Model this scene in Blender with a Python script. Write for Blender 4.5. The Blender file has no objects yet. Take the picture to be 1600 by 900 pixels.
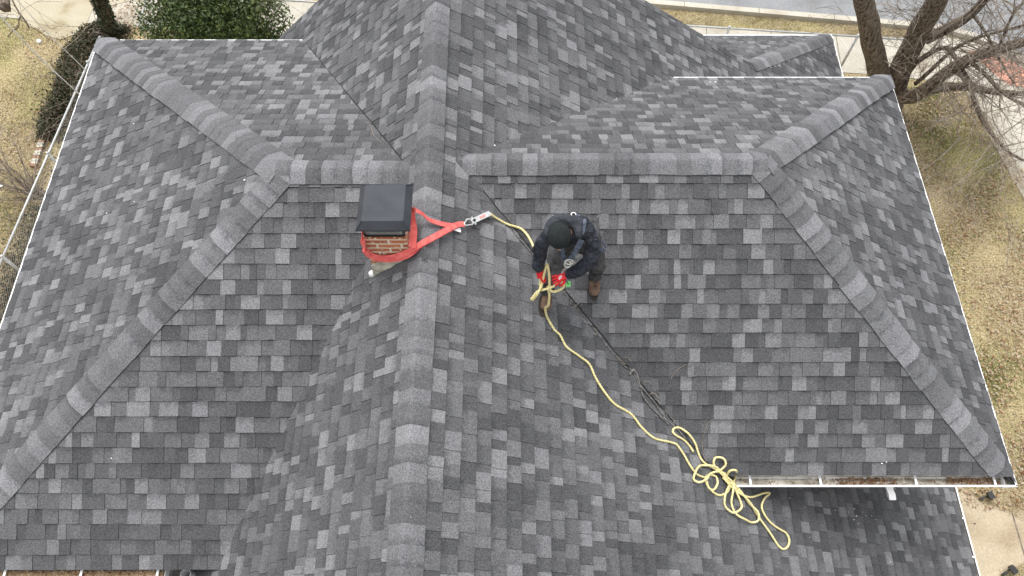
import bpy, bmesh, math, random
from mathutils import Vector, Matrix, noise
R = math.radians
scene = bpy.context.scene
col = scene.collection

# ------------------------------------------------------------------ camera, sky, sun
F_PX, TH = 1148.0, R(62.99)          # focal length in photo pixels, tilt below the horizon
H, E = 7.4, 5.2                      # camera above upper eaves; upper eaves above ground
cam_d = bpy.data.cameras.new('camera'); cam = bpy.data.objects.new('camera', cam_d); col.objects.link(cam)
cam.location = (0, 0, H + E); cam.rotation_euler = (R(90) - TH, 0, 0)
cam_d.sensor_width = 36; cam_d.lens = F_PX / 1600 * 36; cam_d.shift_x = 9 / 1600
cam_d.clip_start = .1; cam_d.clip_end = 500
scene.camera = cam
world = bpy.data.worlds.new('World'); scene.world = world; world.use_nodes = True
wn = world.node_tree; wn.nodes.clear()
sky = wn.nodes.new('ShaderNodeTexSky'); sky.sky_type = 'NISHITA'; sky.sun_disc = False
sky.sun_elevation = R(70); sky.sun_rotation = R(-25); sky.air_density = 1.0; sky.dust_density = 3.0
hs = wn.nodes.new('ShaderNodeHueSaturation'); hs.inputs['Saturation'].default_value = .12
bg = wn.nodes.new('ShaderNodeBackground'); bg.inputs['Strength'].default_value = .145
wo = wn.nodes.new('ShaderNodeOutputWorld')
wn.links.new(sky.outputs[0], hs.inputs['Color']); wn.links.new(hs.outputs[0], bg.inputs[0]); wn.links.new(bg.outputs[0], wo.inputs[0])
sun_d = bpy.data.lights.new('sun', 'SUN'); sun_d.energy = .8; sun_d.angle = R(35); sun_d.color = (1, .975, .94)
sun = bpy.data.objects.new('sun', sun_d); col.objects.link(sun)
sun.rotation_euler = (R(20), 0, R(205))
scene.view_settings.view_transform = 'Standard'; scene.view_settings.look = 'None'
scene.view_settings.gamma = 1; scene.view_settings.exposure = 1.27
try: scene.view_settings.use_curve_mapping = False
except Exception: pass

# ------------------------------------------------------------------ geometry helpers
def ray(px, py):
    u = (px - 791) / F_PX; v = (450 - py) / F_PX
    return Vector((u, math.cos(TH) + v * math.sin(TH), -math.sin(TH) + v * math.cos(TH)))
CAM = Vector((0, 0, H + E))
def at_z(px, py, z):                 # point of the sight line at world height z
    d = ray(px, py); t = (z - CAM.z) / d.z
    return CAM + d * t
def P(x, y, z): return Vector((x * H, y * H, z * H + E))

MATS = {}
def mat(name, rough=.8, metal=0., spec=.3):
    m = bpy.data.materials.new(name); m.use_nodes = True
    b = m.node_tree.nodes['Principled BSDF']
    b.inputs['Roughness'].default_value = rough; b.inputs['Metallic'].default_value = metal
    b.inputs['Specular IOR Level'].default_value = spec
    MATS[name] = m
    return m, m.node_tree, b
def nd(nt, t, **k):
    n = nt.nodes.new(t)
    for a, v in k.items():
        if a.startswith('i_'): n.inputs[a[2:].replace('_', ' ')].default_value = v
        else: setattr(n, a, v)
    return n
def ramp(nt, stops, interp='LINEAR'):
    n = nt.nodes.new('ShaderNodeValToRGB'); cr = n.color_ramp; cr.interpolation = interp
    while len(cr.elements) < len(stops): cr.elements.new(.5)
    for e, (p, c) in zip(cr.elements, stops):
        e.position = p; e.color = (*c, 1) if len(c) == 3 else c
    return n
def g(v): return (v, v, v)
def mixc(nt, mode, fac, a, b):
    n = nt.nodes.new('ShaderNodeMix'); n.data_type = 'RGBA'; n.blend_type = mode
    for sock, v in ((n.inputs[0], fac), (n.inputs[6], a), (n.inputs[7], b)):
        if hasattr(v, 'is_linked') or hasattr(v, 'links'): nt.links.new(v, sock)
        elif isinstance(v, tuple): sock.default_value = (*v, 1) if len(v) == 3 else v
        else: sock.default_value = v
    return n.outputs[2]
def noise_mat(name, c1, c2, scale=8, rough=.8, bump=.2, bscale=None, metal=0., detail=6, spec=.3, pos=(.35, .65), dist=.01):
    m, nt, b = mat(name, rough, metal, spec)
    tc = nd(nt, 'ShaderNodeTexCoord')
    n = nd(nt, 'ShaderNodeTexNoise', i_Scale=scale, i_Detail=detail); nt.links.new(tc.outputs['Object'], n.inputs['Vector'])
    r = ramp(nt, [(pos[0], c1), (pos[1], c2)]); nt.links.new(n.outputs[0], r.inputs[0])
    nt.links.new(r.outputs[0], b.inputs['Base Color'])
    if bump:
        n2 = nd(nt, 'ShaderNodeTexNoise', i_Scale=bscale or scale * 4, i_Detail=5); nt.links.new(tc.outputs['Object'], n2.inputs['Vector'])
        bp = nd(nt, 'ShaderNodeBump', i_Strength=bump, i_Distance=dist)
        nt.links.new(n2.outputs[0], bp.inputs['Height']); nt.links.new(bp.outputs[0], b.inputs['Normal'])
    return m

def empty(name, loc=(0, 0, 0)):
    o = bpy.data.objects.new(name, None); col.objects.link(o); o.location = loc; o.empty_display_size = .2
    return o
def link(name, bm, mats, parent=None, smooth=False, recalc=True):
    if recalc: bmesh.ops.recalc_face_normals(bm, faces=bm.faces)
    me = bpy.data.meshes.new(name); bm.to_mesh(me); bm.free()
    for m in (mats if isinstance(mats, (list, tuple)) else [mats]): me.materials.append(m)
    if smooth:
        for p in me.polygons: p.use_smooth = True
    o = bpy.data.objects.new(name, me); col.objects.link(o)
    if parent is not None:
        o.parent = parent
        off = Vector((0, 0, 0)); p = parent
        while p is not None: off += p.location; p = p.parent
        for v in me.vertices: v.co -= off     # meshes are authored in world coordinates
    return o
def tag(o, label=None, cat=None, group=None, kind=None):
    if label: o['label'] = label
    if cat: o['category'] = cat
    if group: o['group'] = group
    if kind: o['kind'] = kind
    return o
def box(bm, a, b, mi=0):
    x0, y0, z0 = a; x1, y1, z1 = b
    vs = [bm.verts.new(p) for p in ((x0,y0,z0),(x1,y0,z0),(x1,y1,z0),(x0,y1,z0),(x0,y0,z1),(x1,y0,z1),(x1,y1,z1),(x0,y1,z1))]
    for f in ((0,3,2,1),(4,5,6,7),(0,1,5,4),(1,2,6,5),(2,3,7,6),(3,0,4,7)):
        bm.faces.new([vs[i] for i in f]).material_index = mi
def obox(bm, c, ax, ay, az, mi=0):          # oriented box: centre and three half axes
    c = Vector(c); ax = Vector(ax); ay = Vector(ay); az = Vector(az)
    vs = [bm.verts.new(c + ax * i + ay * j + az * k) for k in (-1, 1) for i, j in ((-1,-1),(1,-1),(1,1),(-1,1))]
    for f in ((0,3,2,1),(4,5,6,7),(0,1,5,4),(1,2,6,5),(2,3,7,6),(3,0,4,7)):
        bm.faces.new([vs[i] for i in f]).material_index = mi
def prism(bm, poly, z0, z1):
    a = [bm.verts.new((x, y, z0)) for x, y in poly]; b = [bm.verts.new((x, y, z1)) for x, y in poly]
    n = len(poly); bm.faces.new(b); bm.faces.new(a[::-1])
    for i in range(n): bm.faces.new((a[i], a[(i+1) % n], b[(i+1) % n], b[i]))
def tube(bm, pts, rad, n=6, caps=True, lobes=0, twist=0., mi=0):
    pts = [Vector(p) for p in pts]
    if len(pts) < 2: return
    prev = None; ln = 0.; up = None
    for i, p in enumerate(pts):
        r = rad[i] if isinstance(rad, (list, tuple)) else rad
        t = (pts[min(i+1, len(pts)-1)] - pts[max(i-1, 0)])
        if t.length < 1e-9: t = Vector((0, 0, 1))
        t.normalize()
        if up is None:
            up = Vector((0, 0, 1)) if abs(t.z) < .9 else Vector((1, 0, 0))
        s = t.cross(up); 
        if s.length < 1e-6: s = t.orthogonal()
        s.normalize(); w = s.cross(t).normalized(); up = w
        if i: ln += (p - pts[i-1]).length
        ring = []
        for k in range(n):
            a = 2 * math.pi * k / n
            rr = r * (1 + (.13 * math.cos(lobes * a) if lobes else 0))
            a2 = a + twist * ln
            ring.append(bm.verts.new(p + (s * math.cos(a2) + w * math.sin(a2)) * rr))
        if prev:
            for k in range(n):
                bm.faces.new((prev[k], prev[(k+1) % n], ring[(k+1) % n], ring[k])).material_index = mi
        elif caps: bm.faces.new(ring[::-1]).material_index = mi
        prev = ring
    if caps: bm.faces.new(prev).material_index = mi
def spline(pts, step=.02, closed=False):
    pts = [Vector(p) for p in pts]; out = []
    for i in range(len(pts) - 1):
        p0 = pts[max(i-1, 0)]; p1 = pts[i]; p2 = pts[i+1]; p3 = pts[min(i+2, len(pts)-1)]
        n = max(1, int((p2 - p1).length / step))
        for k in range(n):
            t = k / n
            out.append(.5 * ((2*p1) + (p2-p0)*t + (2*p0-5*p1+4*p2-p3)*t*t + (-p0+3*p1-3*p2+p3)*t**3))
    out.append(pts[-1]); return out
def ribbon(bm, pts, wdir, width, th=.003):
    pts = [Vector(p) for p in pts]; prev = None
    for i, p in enumerate(pts):
        wd = (wdir[i] if isinstance(wdir, list) else Vector(wdir)); 
        t = (pts[min(i+1, len(pts)-1)] - pts[max(i-1, 0)]).normalized()
        wd = (wd - t * wd.dot(t)).normalized(); nn = t.cross(wd).normalized()
        ring = [bm.verts.new(p + wd * a * width / 2 + nn * b * th / 2) for a, b in ((-1,-1),(1,-1),(1,1),(-1,1))]
        if prev:
            for k in range(4): bm.faces.new((prev[k], prev[(k+1) % 4], ring[(k+1) % 4], ring[k]))
        else: bm.faces.new(ring[::-1])
        prev = ring
    bm.faces.new(prev)
def ico(bm, c, r, sub=2, scale=(1,1,1)):
    res = bmesh.ops.create_icosphere(bm, subdivisions=sub, radius=r)
    for v in res['verts']: v.co = Vector((v.co.x*scale[0], v.co.y*scale[1], v.co.z*scale[2])) + Vector(c)
    return res['verts']

# ------------------------------------------------------------------ materials
def shingle_material(name, tones, seed=0.):
    m, nt, b = mat(name, .95, 0, .12)
    uv = nd(nt, 'ShaderNodeUVMap'); sep = nd(nt, 'ShaderNodeSeparateXYZ'); nt.links.new(uv.outputs[0], sep.inputs[0])
    tc = nd(nt, 'ShaderNodeTexCoord')
    r = ramp(nt, tones); nt.links.new(sep.outputs[0], r.inputs[0])
    # printed darker band on the head of part of the tabs
    wnz = nd(nt, 'ShaderNodeTexWhiteNoise', noise_dimensions='1D'); nt.links.new(sep.outputs[0], wnz.inputs['W'])
    nz = nd(nt, 'ShaderNodeTexNoise', i_Scale=22, i_Detail=3); nt.links.new(tc.outputs['Object'], nz.inputs['Vector'])
    ad = nd(nt, 'ShaderNodeMath', operation='ADD'); nt.links.new(sep.outputs[1], ad.inputs[0]); nt.links.new(nz.outputs[0], ad.inputs[1])
    br = nd(nt, 'ShaderNodeMapRange', i_From_Min=.98, i_From_Max=1.38); nt.links.new(ad.outputs[0], br.inputs[0])
    th_ = nd(nt, 'ShaderNodeMath', operation='GREATER_THAN'); th_.inputs[1].default_value = .38; nt.links.new(wnz.outputs[0], th_.inputs[0])
    mu = nd(nt, 'ShaderNodeMath', operation='MULTIPLY'); nt.links.new(br.outputs[0], mu.inputs[0]); nt.links.new(th_.outputs[0], mu.inputs[1])
    mu2 = nd(nt, 'ShaderNodeMath', operation='MULTIPLY'); mu2.inputs[1].default_value = .5; nt.links.new(mu.outputs[0], mu2.inputs[0])
    c = mixc(nt, 'MIX', mu2.outputs[0], r.outputs[0], (.035, .036, .04))
    # granules: speckle at three sizes
    n1 = nd(nt, 'ShaderNodeTexNoise', i_Scale=170, i_Detail=2); nt.links.new(tc.outputs['Object'], n1.inputs['Vector'])
    r1 = ramp(nt, [(.3, g(.55)), (.7, g(1.45))]); nt.links.new(n1.outputs[0], r1.inputs[0])
    c = mixc(nt, 'MULTIPLY', 1., c, r1.outputs[0])
    n3 = nd(nt, 'ShaderNodeTexNoise', i_Scale=75, i_Detail=2); nt.links.new(tc.outputs['Object'], n3.inputs['Vector'])
    r3 = ramp(nt, [(.34, g(.76)), (.66, g(1.24))]); nt.links.new(n3.outputs[0], r3.inputs[0])
    c = mixc(nt, 'MULTIPLY', 1., c, r3.outputs[0])
    # weather patches
    n2 = nd(nt, 'ShaderNodeTexNoise', i_Scale=.8, i_Detail=5); nt.links.new(tc.outputs['Object'], n2.inputs['Vector'])
    r2 = ramp(nt, [(.3, (.9, .9, .9)), (.7, (1.08, 1.08, 1.07))]); nt.links.new(n2.outputs[0], r2.inputs[0])
    c = mixc(nt, 'MULTIPLY', 1., c, r2.outputs[0])
    nt.links.new(c, b.inputs['Base Color'])
    bp = nd(nt, 'ShaderNodeBump', i_Strength=.5, i_Distance=.004)
    nt.links.new(n1.outputs[0], bp.inputs['Height']); nt.links.new(bp.outputs[0], b.inputs['Normal'])
    return m
M_sh = shingle_material('shingle', [(0, (.062,.0625,.066)), (.3, (.079,.0795,.083)), (.58, (.103,.1035,.108)), (.8, (.12,.1205,.126)), (.88, (.148,.1485,.155)), (1, (.178,.1785,.186))])
M_cap = shingle_material('cap_shingle', [(0, (.09,.0905,.095)), (.3, (.115,.1155,.121)), (.6, (.134,.1345,.141)), (.85, (.162,.1625,.17)), (1, (.192,.193,.202))])
M_edge = noise_mat('asphalt_edge_shade', g(.012), g(.022), 40, .9, 0)  # near-black cut edge; on the shingle butts it also stands in for shadow
M_under = noise_mat('roof_deck', (.03,.03,.032), (.05,.05,.052), 10, .9, 0)
M_white = noise_mat('white_metal', g(.72), g(.82), 6, .4, .05)
M_trough = noise_mat('trough_metal', (.3,.27,.22), (.62,.58,.5), 12, .7, .3, 30)
M_siding = noise_mat('siding', (.5,.48,.43), (.56,.54,.49), 3, .7, .1)
M_black = noise_mat('black_metal', (.03,.033,.04), (.042,.046,.054), 5, .6, .08, 20, spec=.22)
M_dark = noise_mat('dark_plastic', g(.02), g(.035), 20, .6, 0)
M_steel = noise_mat('steel', (.5,.5,.49), (.68,.68,.66), 30, .35, .1, metal=.8)
M_galv = noise_mat('galvanised_steel', (.42,.43,.43), (.56,.57,.57), 12, .5, 0, metal=.3)
M_rope = noise_mat('yellow_rope', (.62,.51,.2), (.78,.7,.38), 60, .85, .5, 220, pos=(.3,.6), dist=.004)
M_grey_rope = noise_mat('grey_rope', (.05,.047,.045), (.2,.19,.18), 40, .9, .4, 150)
M_red_strap = noise_mat('red_webbing', (.64,.1,.095), (.78,.17,.15), 20, .7, .4, 300, dist=.002)
M_red_glove = noise_mat('red_glove', (.55,.012,.02), (.68,.03,.035), 30, .6, .3, 120)
M_glove_pr = noise_mat('glove_print', g(.7), g(.8), 30, .6, 0)
M_jacket = noise_mat('navy_jacket', (.009,.012,.02), (.02,.024,.037), 12, .58, 1., 13, dist=.09, spec=.4)
M_collar = noise_mat('charcoal_lining', (.022,.025,.033), (.04,.043,.052), 14, .8, .8, 20, dist=.04)
M_beanie = noise_mat('black_knit', (.006,.009,.009), (.016,.02,.02), 60, .95, .8, 160, dist=.006)
M_jeans = noise_mat('grey_jeans', (.02,.02,.021), (.085,.084,.086), 14, .9, .5, 40, dist=.02)
M_boot = noise_mat('brown_leather', (.1,.06,.042), (.2,.13,.09), 20, .7, .3, 60)
M_sole = noise_mat('boot_sole', (.03,.025,.02), (.05,.04,.035), 20, .9, 0)
M_skin = noise_mat('skin', (.36,.2,.14), (.42,.25,.18), 20, .5, 0)
M_web = noise_mat('grey_webbing', (.04,.05,.07), (.1,.12,.16), 40, .8, .2)
M_green = noise_mat('green_tag', (.12,.5,.12), (.2,.65,.2), 20, .6, 0)
M_tag = noise_mat('white_tag', g(.7), g(.8), 20, .6, 0)
M_bark = None
M_wire = noise_mat('cable', (.12,.11,.1), (.25,.24,.22), 10, .7, 0)

def brick_material():
    m, nt, b = mat('brick', .9, 0, .15)
    uv = nd(nt, 'ShaderNodeUVMap')
    wob = nd(nt, 'ShaderNodeTexNoise', i_Scale=9, i_Detail=3); nt.links.new(uv.outputs[0], wob.inputs['Vector'])
    va = nd(nt, 'ShaderNodeVectorMath', operation='MULTIPLY_ADD'); va.inputs[1].default_value = (.014, .014, 0)
    nt.links.new(wob.outputs[1], va.inputs[0]); nt.links.new(uv.outputs[0], va.inputs[2])
    br = nd(nt, 'ShaderNodeTexBrick', i_Scale=1.0, i_Mortar_Size=.010, i_Mortar_Smooth=.15, i_Brick_Width=.205, i_Row_Height=.068)
    br.inputs['Color1'].default_value = (.48, .17, .085, 1); br.inputs['Color2'].default_value = (.34, .1, .055, 1)
    br.inputs['Mortar'].default_value = (.62, .54, .42, 1)
    nt.links.new(va.outputs[0], br.inputs['Vector'])
    n = nd(nt, 'ShaderNodeTexNoise', i_Scale=26, i_Detail=6); nt.links.new(uv.outputs[0], n.inputs['Vector'])
    r = ramp(nt, [(.56, g(0)), (.68, g(1))]); nt.links.new(n.outputs[0], r.inputs[0])
    c = mixc(nt, 'MIX', r.outputs[0], br.outputs[0], (.6, .52, .41))
    nt.links.new(c, b.inputs['Base Color'])
    bp = nd(nt, 'ShaderNodeBump', i_Strength=.8, i_Distance=.008); bp.invert = True
    nt.links.new(br.outputs['Fac'], bp.inputs['Height']); nt.links.new(bp.outputs[0], b.inputs['Normal'])
    return m
M_brick = brick_material()
M_mortar = noise_mat('mortar', (.3,.28,.22), (.55,.52,.44), 14, .9, .6, 40)

def lawn_material():
    m, nt, b = mat('dry_lawn', .95, 0, .1)
    tc = nd(nt, 'ShaderNodeTexCoord')
    n = nd(nt, 'ShaderNodeTexNoise', i_Scale=.55, i_Detail=5); nt.links.new(tc.outputs['Object'], n.inputs['Vector'])
    r = ramp(nt, [(.33, (.33,.265,.16)), (.5, (.3,.245,.135)), (.64, (.23,.205,.095)), (.78, (.15,.165,.055))]); nt.links.new(n.outputs[0], r.inputs[0])
    n2 = nd(nt, 'ShaderNodeTexNoise', i_Scale=28, i_Detail=6); nt.links.new(tc.outputs['Object'], n2.inputs['Vector'])
    r2 = ramp(nt, [(.32, g(.55)), (.68, g(1.5))]); nt.links.new(n2.outputs[0], r2.inputs[0])
    c = mixc(nt, 'MULTIPLY', 1., r.outputs[0], r2.outputs[0])
    nt.links.new(c, b.inputs['Base Color'])
    bp = nd(nt, 'ShaderNodeBump', i_Strength=.8, i_Distance=.03)
    nt.links.new(n2.outputs[0], bp.inputs['Height']); nt.links.new(bp.outputs[0], b.inputs['Normal'])
    return m
M_lawn = lawn_material()
def concrete_material(name, c1, c2, stain):
    m, nt, b = mat(name, .9, 0, .15)
    tc = nd(nt, 'ShaderNodeTexCoord')
    n = nd(nt, 'ShaderNodeTexNoise', i_Scale=1.3, i_Detail=8); nt.links.new(tc.outputs['Object'], n.inputs['Vector'])
    r = ramp(nt, [(.3, stain), (.45, c1), (.7, c2)]); nt.links.new(n.outputs[0], r.inputs[0])
    n2 = nd(nt, 'ShaderNodeTexNoise', i_Scale=45, i_Detail=4); nt.links.new(tc.outputs['Object'], n2.inputs['Vector'])
    r2 = ramp(nt, [(.3, g(.82)), (.7, g(1.15))]); nt.links.new(n2.outputs[0], r2.inputs[0])
    nt.links.new(mixc(nt, 'MULTIPLY', 1., r.outputs[0], r2.outputs[0]), b.inputs['Base Color'])
    return m
M_conc = concrete_material('pale_concrete', (.38,.35,.29), (.45,.42,.36), (.3,.26,.2))
M_slab = concrete_material('tan_slab', (.37,.31,.22), (.43,.36,.26), (.29,.23,.15))
M_road = concrete_material('worn_asphalt', (.2,.205,.21), (.25,.255,.26), (.17,.17,.17))
M_joint = noise_mat('joint', (.12,.1,.08), (.2,.17,.13), 10, .95, 0)
M_paver = noise_mat('red_paver', (.38,.17,.12), (.46,.24,.17), 12, .9, .2)
M_leafdark = noise_mat('evergreen_leaf', (.012,.024,.006), (.085,.125,.03), 9, .5, 0, spec=.35)
M_leafolive = noise_mat('olive_leaf', (.07,.09,.02), (.14,.14,.03), 9, .6, 0)
M_ivy = noise_mat('ivy_leaf', (.014,.024,.01), (.045,.055,.022), 6, .6, 0)
M_ivydry = noise_mat('dry_ivy', (.07,.05,.03), (.13,.1,.06), 6, .8, 0)
M_dryleaf = [noise_mat('fallen_leaf_' + n, a, b_, 9, .85, 0) for n, a, b_ in
             (('tan', (.26,.17,.09), (.38,.27,.16)), ('brown', (.13,.06,.03), (.2,.1,.05)), ('pale', (.3,.24,.17), (.4,.33,.25)))]
M_grass = [noise_mat('grass_' + n, a, b_, 3, .85, 0) for n, a, b_ in
           (('straw', (.4,.33,.2), (.56,.48,.32)), ('green', (.14,.16,.05), (.22,.22,.08)))]
def bark_material(name, c1, c2):
    m, nt, b = mat(name, .95, 0, .1)
    tc = nd(nt, 'ShaderNodeTexCoord'); mp = nd(nt, 'ShaderNodeMapping'); mp.inputs['Scale'].default_value = (1, 1, .22)
    nt.links.new(tc.outputs['Object'], mp.inputs[0])
    n = nd(nt, 'ShaderNodeTexNoise', i_Scale=34, i_Detail=9); nt.links.new(mp.outputs[0], n.inputs['Vector'])
    r = ramp(nt, [(.36, c1), (.62, c2)]); nt.links.new(n.outputs[0], r.inputs[0]); nt.links.new(r.outputs[0], b.inputs['Base Color'])
    bp = nd(nt, 'ShaderNodeBump', i_Strength=1., i_Distance=.05); nt.links.new(n.outputs[0], bp.inputs['Height']); nt.links.new(bp.outputs[0], b.inputs['Normal'])
    return m
M_bark = bark_material('bark', (.06,.045,.034), (.25,.205,.16))
M_twig = noise_mat('twig', (.15,.12,.095), (.28,.24,.2), 6, .9, 0)

# ------------------------------------------------------------------ roof planes (x,y -> z), units of H
RX, RZ = -.098, .262
def z_mainR(x, y): return RZ - .67 * (x - RX)
def z_mainL(x, y): return RZ + .95 * (x - RX)
def z_rF(x, y): return .238 - .663 * (.5715 - y)
def z_rB(x, y): return .238 - .663 * (y - .5715)
def z_rS(x, y): return .238 - .663 * (x - .326)
def z_lF(x, y): return .24 - .515 * (.5555 - y)
def z_lB(x, y): return .24 - .515 * (y - .5555)
def z_lS(x, y): return .24 - .515 * (-.284 - x)
ZE = -.343
YF, YR = -.16, 1.10
SL = {  # name: (z function, list of convex polygons in x,y)
 'mainR': (z_mainR, [[(RX,YF),(.805,YF),(.805,YR),(RX,YR)], [(.505,YR),(.805,YR),(.805,1.39)]]),
 'mainL': (z_mainL, [[(RX,YF),(RX,YR),(-.50,YR),(-.50,YF)]]),
 'rF': (z_rF, [[(-.075,.5715),(.24,.224),(.672,.224),(.326,.5715)]]),
 'rB': (z_rB, [[(-.075,.5715),(.326,.5715),(.684,.9306),(.24,.9306)]]),
 'rS': (z_rS, [[(.326,.5715),(.684,.2133),(.684,.9306)]]),
 'lF': (z_lF, [[(-.105,.5555),(-.284,.5555),(-.7345,.105),(-.345,.105)]]),
 'lB': (z_lB, [[(-.105,.5555),(-.345,1.022),(-.7507,1.022),(-.284,.5555)]]),
 'lS': (z_lS, [[(-.284,.5555),(-.7507,1.022),(-.7507,.0895)]]),
 'low': (lambda x, y: -.143 - .70 * (y - YR), [[(-.2,YR),(.505,YR),(.805,1.39),(-.2,1.39)]]),
}
def inside(poly, x, y):
    s = 0
    for i in range(len(poly)):
        x0, y0 = poly[i]; x1, y1 = poly[(i+1) % len(poly)]
        c = (x1-x0)*(y-y0) - (y1-y0)*(x-x0)
        if abs(c) < 1e-9: continue
        if s == 0: s = 1 if c > 0 else -1
        elif (c > 0) != (s > 0): return False
    return True
def pnormal(zf):
    z0 = zf(0, 0); return Vector((-(zf(1,0)-z0), -(zf(0,1)-z0), 1)).normalized()
def roof_hit(px, py, lift=.012, only=None):      # first roof surface along a sight line
    d = ray(px, py); best = None
    for k, (zf, polys) in SL.items():
        if only and k not in only: continue
        z0 = zf(0, 0); a = zf(1, 0) - z0; b = zf(0, 1) - z0
        off_ = lift / H / pnormal(zf).z
        t = (1 - z0 - off_) / (-(d.z) + a * d.x + b * d.y)     # in units of H
        if t <= 0: continue
        x, y = d.x * t, d.y * t
        if any(inside(p, x, y) for p in polys) and (best is None or t < best[0]):
            best = (t, P(x, y, zf(x, y) + off_), k)
    return best
def at_y(px, py, y):
    d = ray(px, py); return CAM + d * (y / d.y)
def rp(px, py, lift=.012, only=None):
    h = roof_hit(px, py, lift, only)
    if h is None: h = roof_hit(px, py, lift, ['mainR']) or (0, at_z(px, py, E + lift), '')
    return h[1]

EXPO = .1435
def shingles(name, key, parent, seed, label=None, step=EXPO):
    zf, polys = SL[key]; rnd = random.Random(seed)
    n = pnormal(zf); horiz = Vector((0, 0, 1)).cross(n).normalized(); ups = n.cross(horiz).normalized()
    if ups.z < 0: ups = -ups; horiz = -horiz
    bm = bmesh.new()
    for poly in polys:
        W = [P(x, y, zf(x, y)) for x, y in poly]
        low = min(P(x, y, zf(x, y)).dot(ups) for x, y in polys[0])
        L2 = [(w.dot(horiz), w.dot(ups) - low) for w in W]; nd_ = W[0].dot(n)
        area = sum(L2[i][0]*L2[(i+1) % len(L2)][1] - L2[(i+1) % len(L2)][0]*L2[i][1] for i in range(len(L2)))
        if area < 0: L2.reverse()
        amin = min(p[0] for p in L2); amax = max(p[0] for p in L2); bmax = max(p[1] for p in L2); bmin = min(p[1] for p in L2)
        sb = bmesh.new(); uvl = sb.loops.layers.uv.new('UVMap')
        r2 = random.Random(seed * 7 + 1)
        k = 0
        while k * step < bmax:
            b0 = k * step; b1 = b0 + step; a = amin - r2.random() * .4; tooth = r2.random() < .5
            lastl = 0; row = r2.uniform(-.002, .002); wav = r2.random() * 9
            while a < amax:
                w = r2.choice((.065, .085, .105, .12, .135, .15, .185)) * r2.uniform(.9, 1.12)
                if tooth: w *= 1.05
                tn = r2.random()
                tone = tn if r2.random() < .9 else r2.uniform(.8, 1)
                if lastl > .78 and tone > .6 and r2.random() < .8: tone *= .6
                lastl = tone
                segs = [(a, a + w, tone)]
                if not tooth and w > .12 and r2.random() < .5:
                    s = a + w * r2.uniform(.35, .65); segs = [(a, s, tone), (s, a + w, min(1, max(0, tone + r2.uniform(-.35, .3))))]
                hb = (.0125 if tooth else .0075) + r2.uniform(-.0008, .0016)
                if b1 >= bmin - .05:
                    for s0, s1, tone_ in segs:
                        j0 = row + r2.uniform(-.0012, .0012) + .003 * math.sin((s0 + wav) * 1.7)
                        ht = .0015 + (.004 if tooth else 0)
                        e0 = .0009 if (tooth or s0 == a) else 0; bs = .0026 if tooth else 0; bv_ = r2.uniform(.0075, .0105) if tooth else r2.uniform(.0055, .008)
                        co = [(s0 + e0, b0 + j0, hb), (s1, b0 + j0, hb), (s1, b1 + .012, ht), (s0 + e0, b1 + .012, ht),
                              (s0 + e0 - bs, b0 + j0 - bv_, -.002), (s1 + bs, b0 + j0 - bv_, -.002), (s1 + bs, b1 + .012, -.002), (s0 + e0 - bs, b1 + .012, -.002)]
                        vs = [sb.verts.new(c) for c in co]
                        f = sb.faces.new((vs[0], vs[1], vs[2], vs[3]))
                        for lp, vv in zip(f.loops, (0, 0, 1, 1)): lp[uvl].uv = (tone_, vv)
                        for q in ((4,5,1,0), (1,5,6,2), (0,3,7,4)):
                            f = sb.faces.new([vs[i] for i in q]); f.material_index = 1  # dark bevel paints the shadow line under each course and beside the teeth
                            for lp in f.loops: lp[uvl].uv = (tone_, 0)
                a += w; tooth = not tooth
            k += 1
        for i in range(len(L2)):
            p0 = L2[i]; p1 = L2[(i+1) % len(L2)]
            dx, dy = p1[0]-p0[0], p1[1]-p0[1]; nn = Vector((dy, -dx, 0)).normalized()
            bmesh.ops.bisect_plane(sb, geom=sb.verts[:]+sb.edges[:]+sb.faces[:], dist=1e-6, plane_co=(p0[0], p0[1], 0), plane_no=nn, clear_outer=True)
        for v in sb.verts:
            c = v.co.copy()
            und = .003 * noise.noise(Vector((c.x * .9, c.y * .9, seed)))
            v.co = horiz * c.x + ups * (c.y + low) + n * (nd_ + c.z + und)
        # deck under the shingles
        tv = [sb.verts.new(w - n * .006) for w in W]; bv = [sb.verts.new(w - n * .032) for w in W]
        for fc in [tv, bv[::-1]] + [[tv[i], tv[(i+1) % len(W)], bv[(i+1) % len(W)], bv[i]] for i in range(len(W))]:
            f = sb.faces.new(fc); f.material_index = 2
        tmp = bpy.data.meshes.new('t'); sb.to_mesh(tmp); sb.free(); bm.from_mesh(tmp); bpy.data.meshes.remove(tmp)
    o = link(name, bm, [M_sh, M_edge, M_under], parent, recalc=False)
    if label: o['label'] = label
    return o

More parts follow.
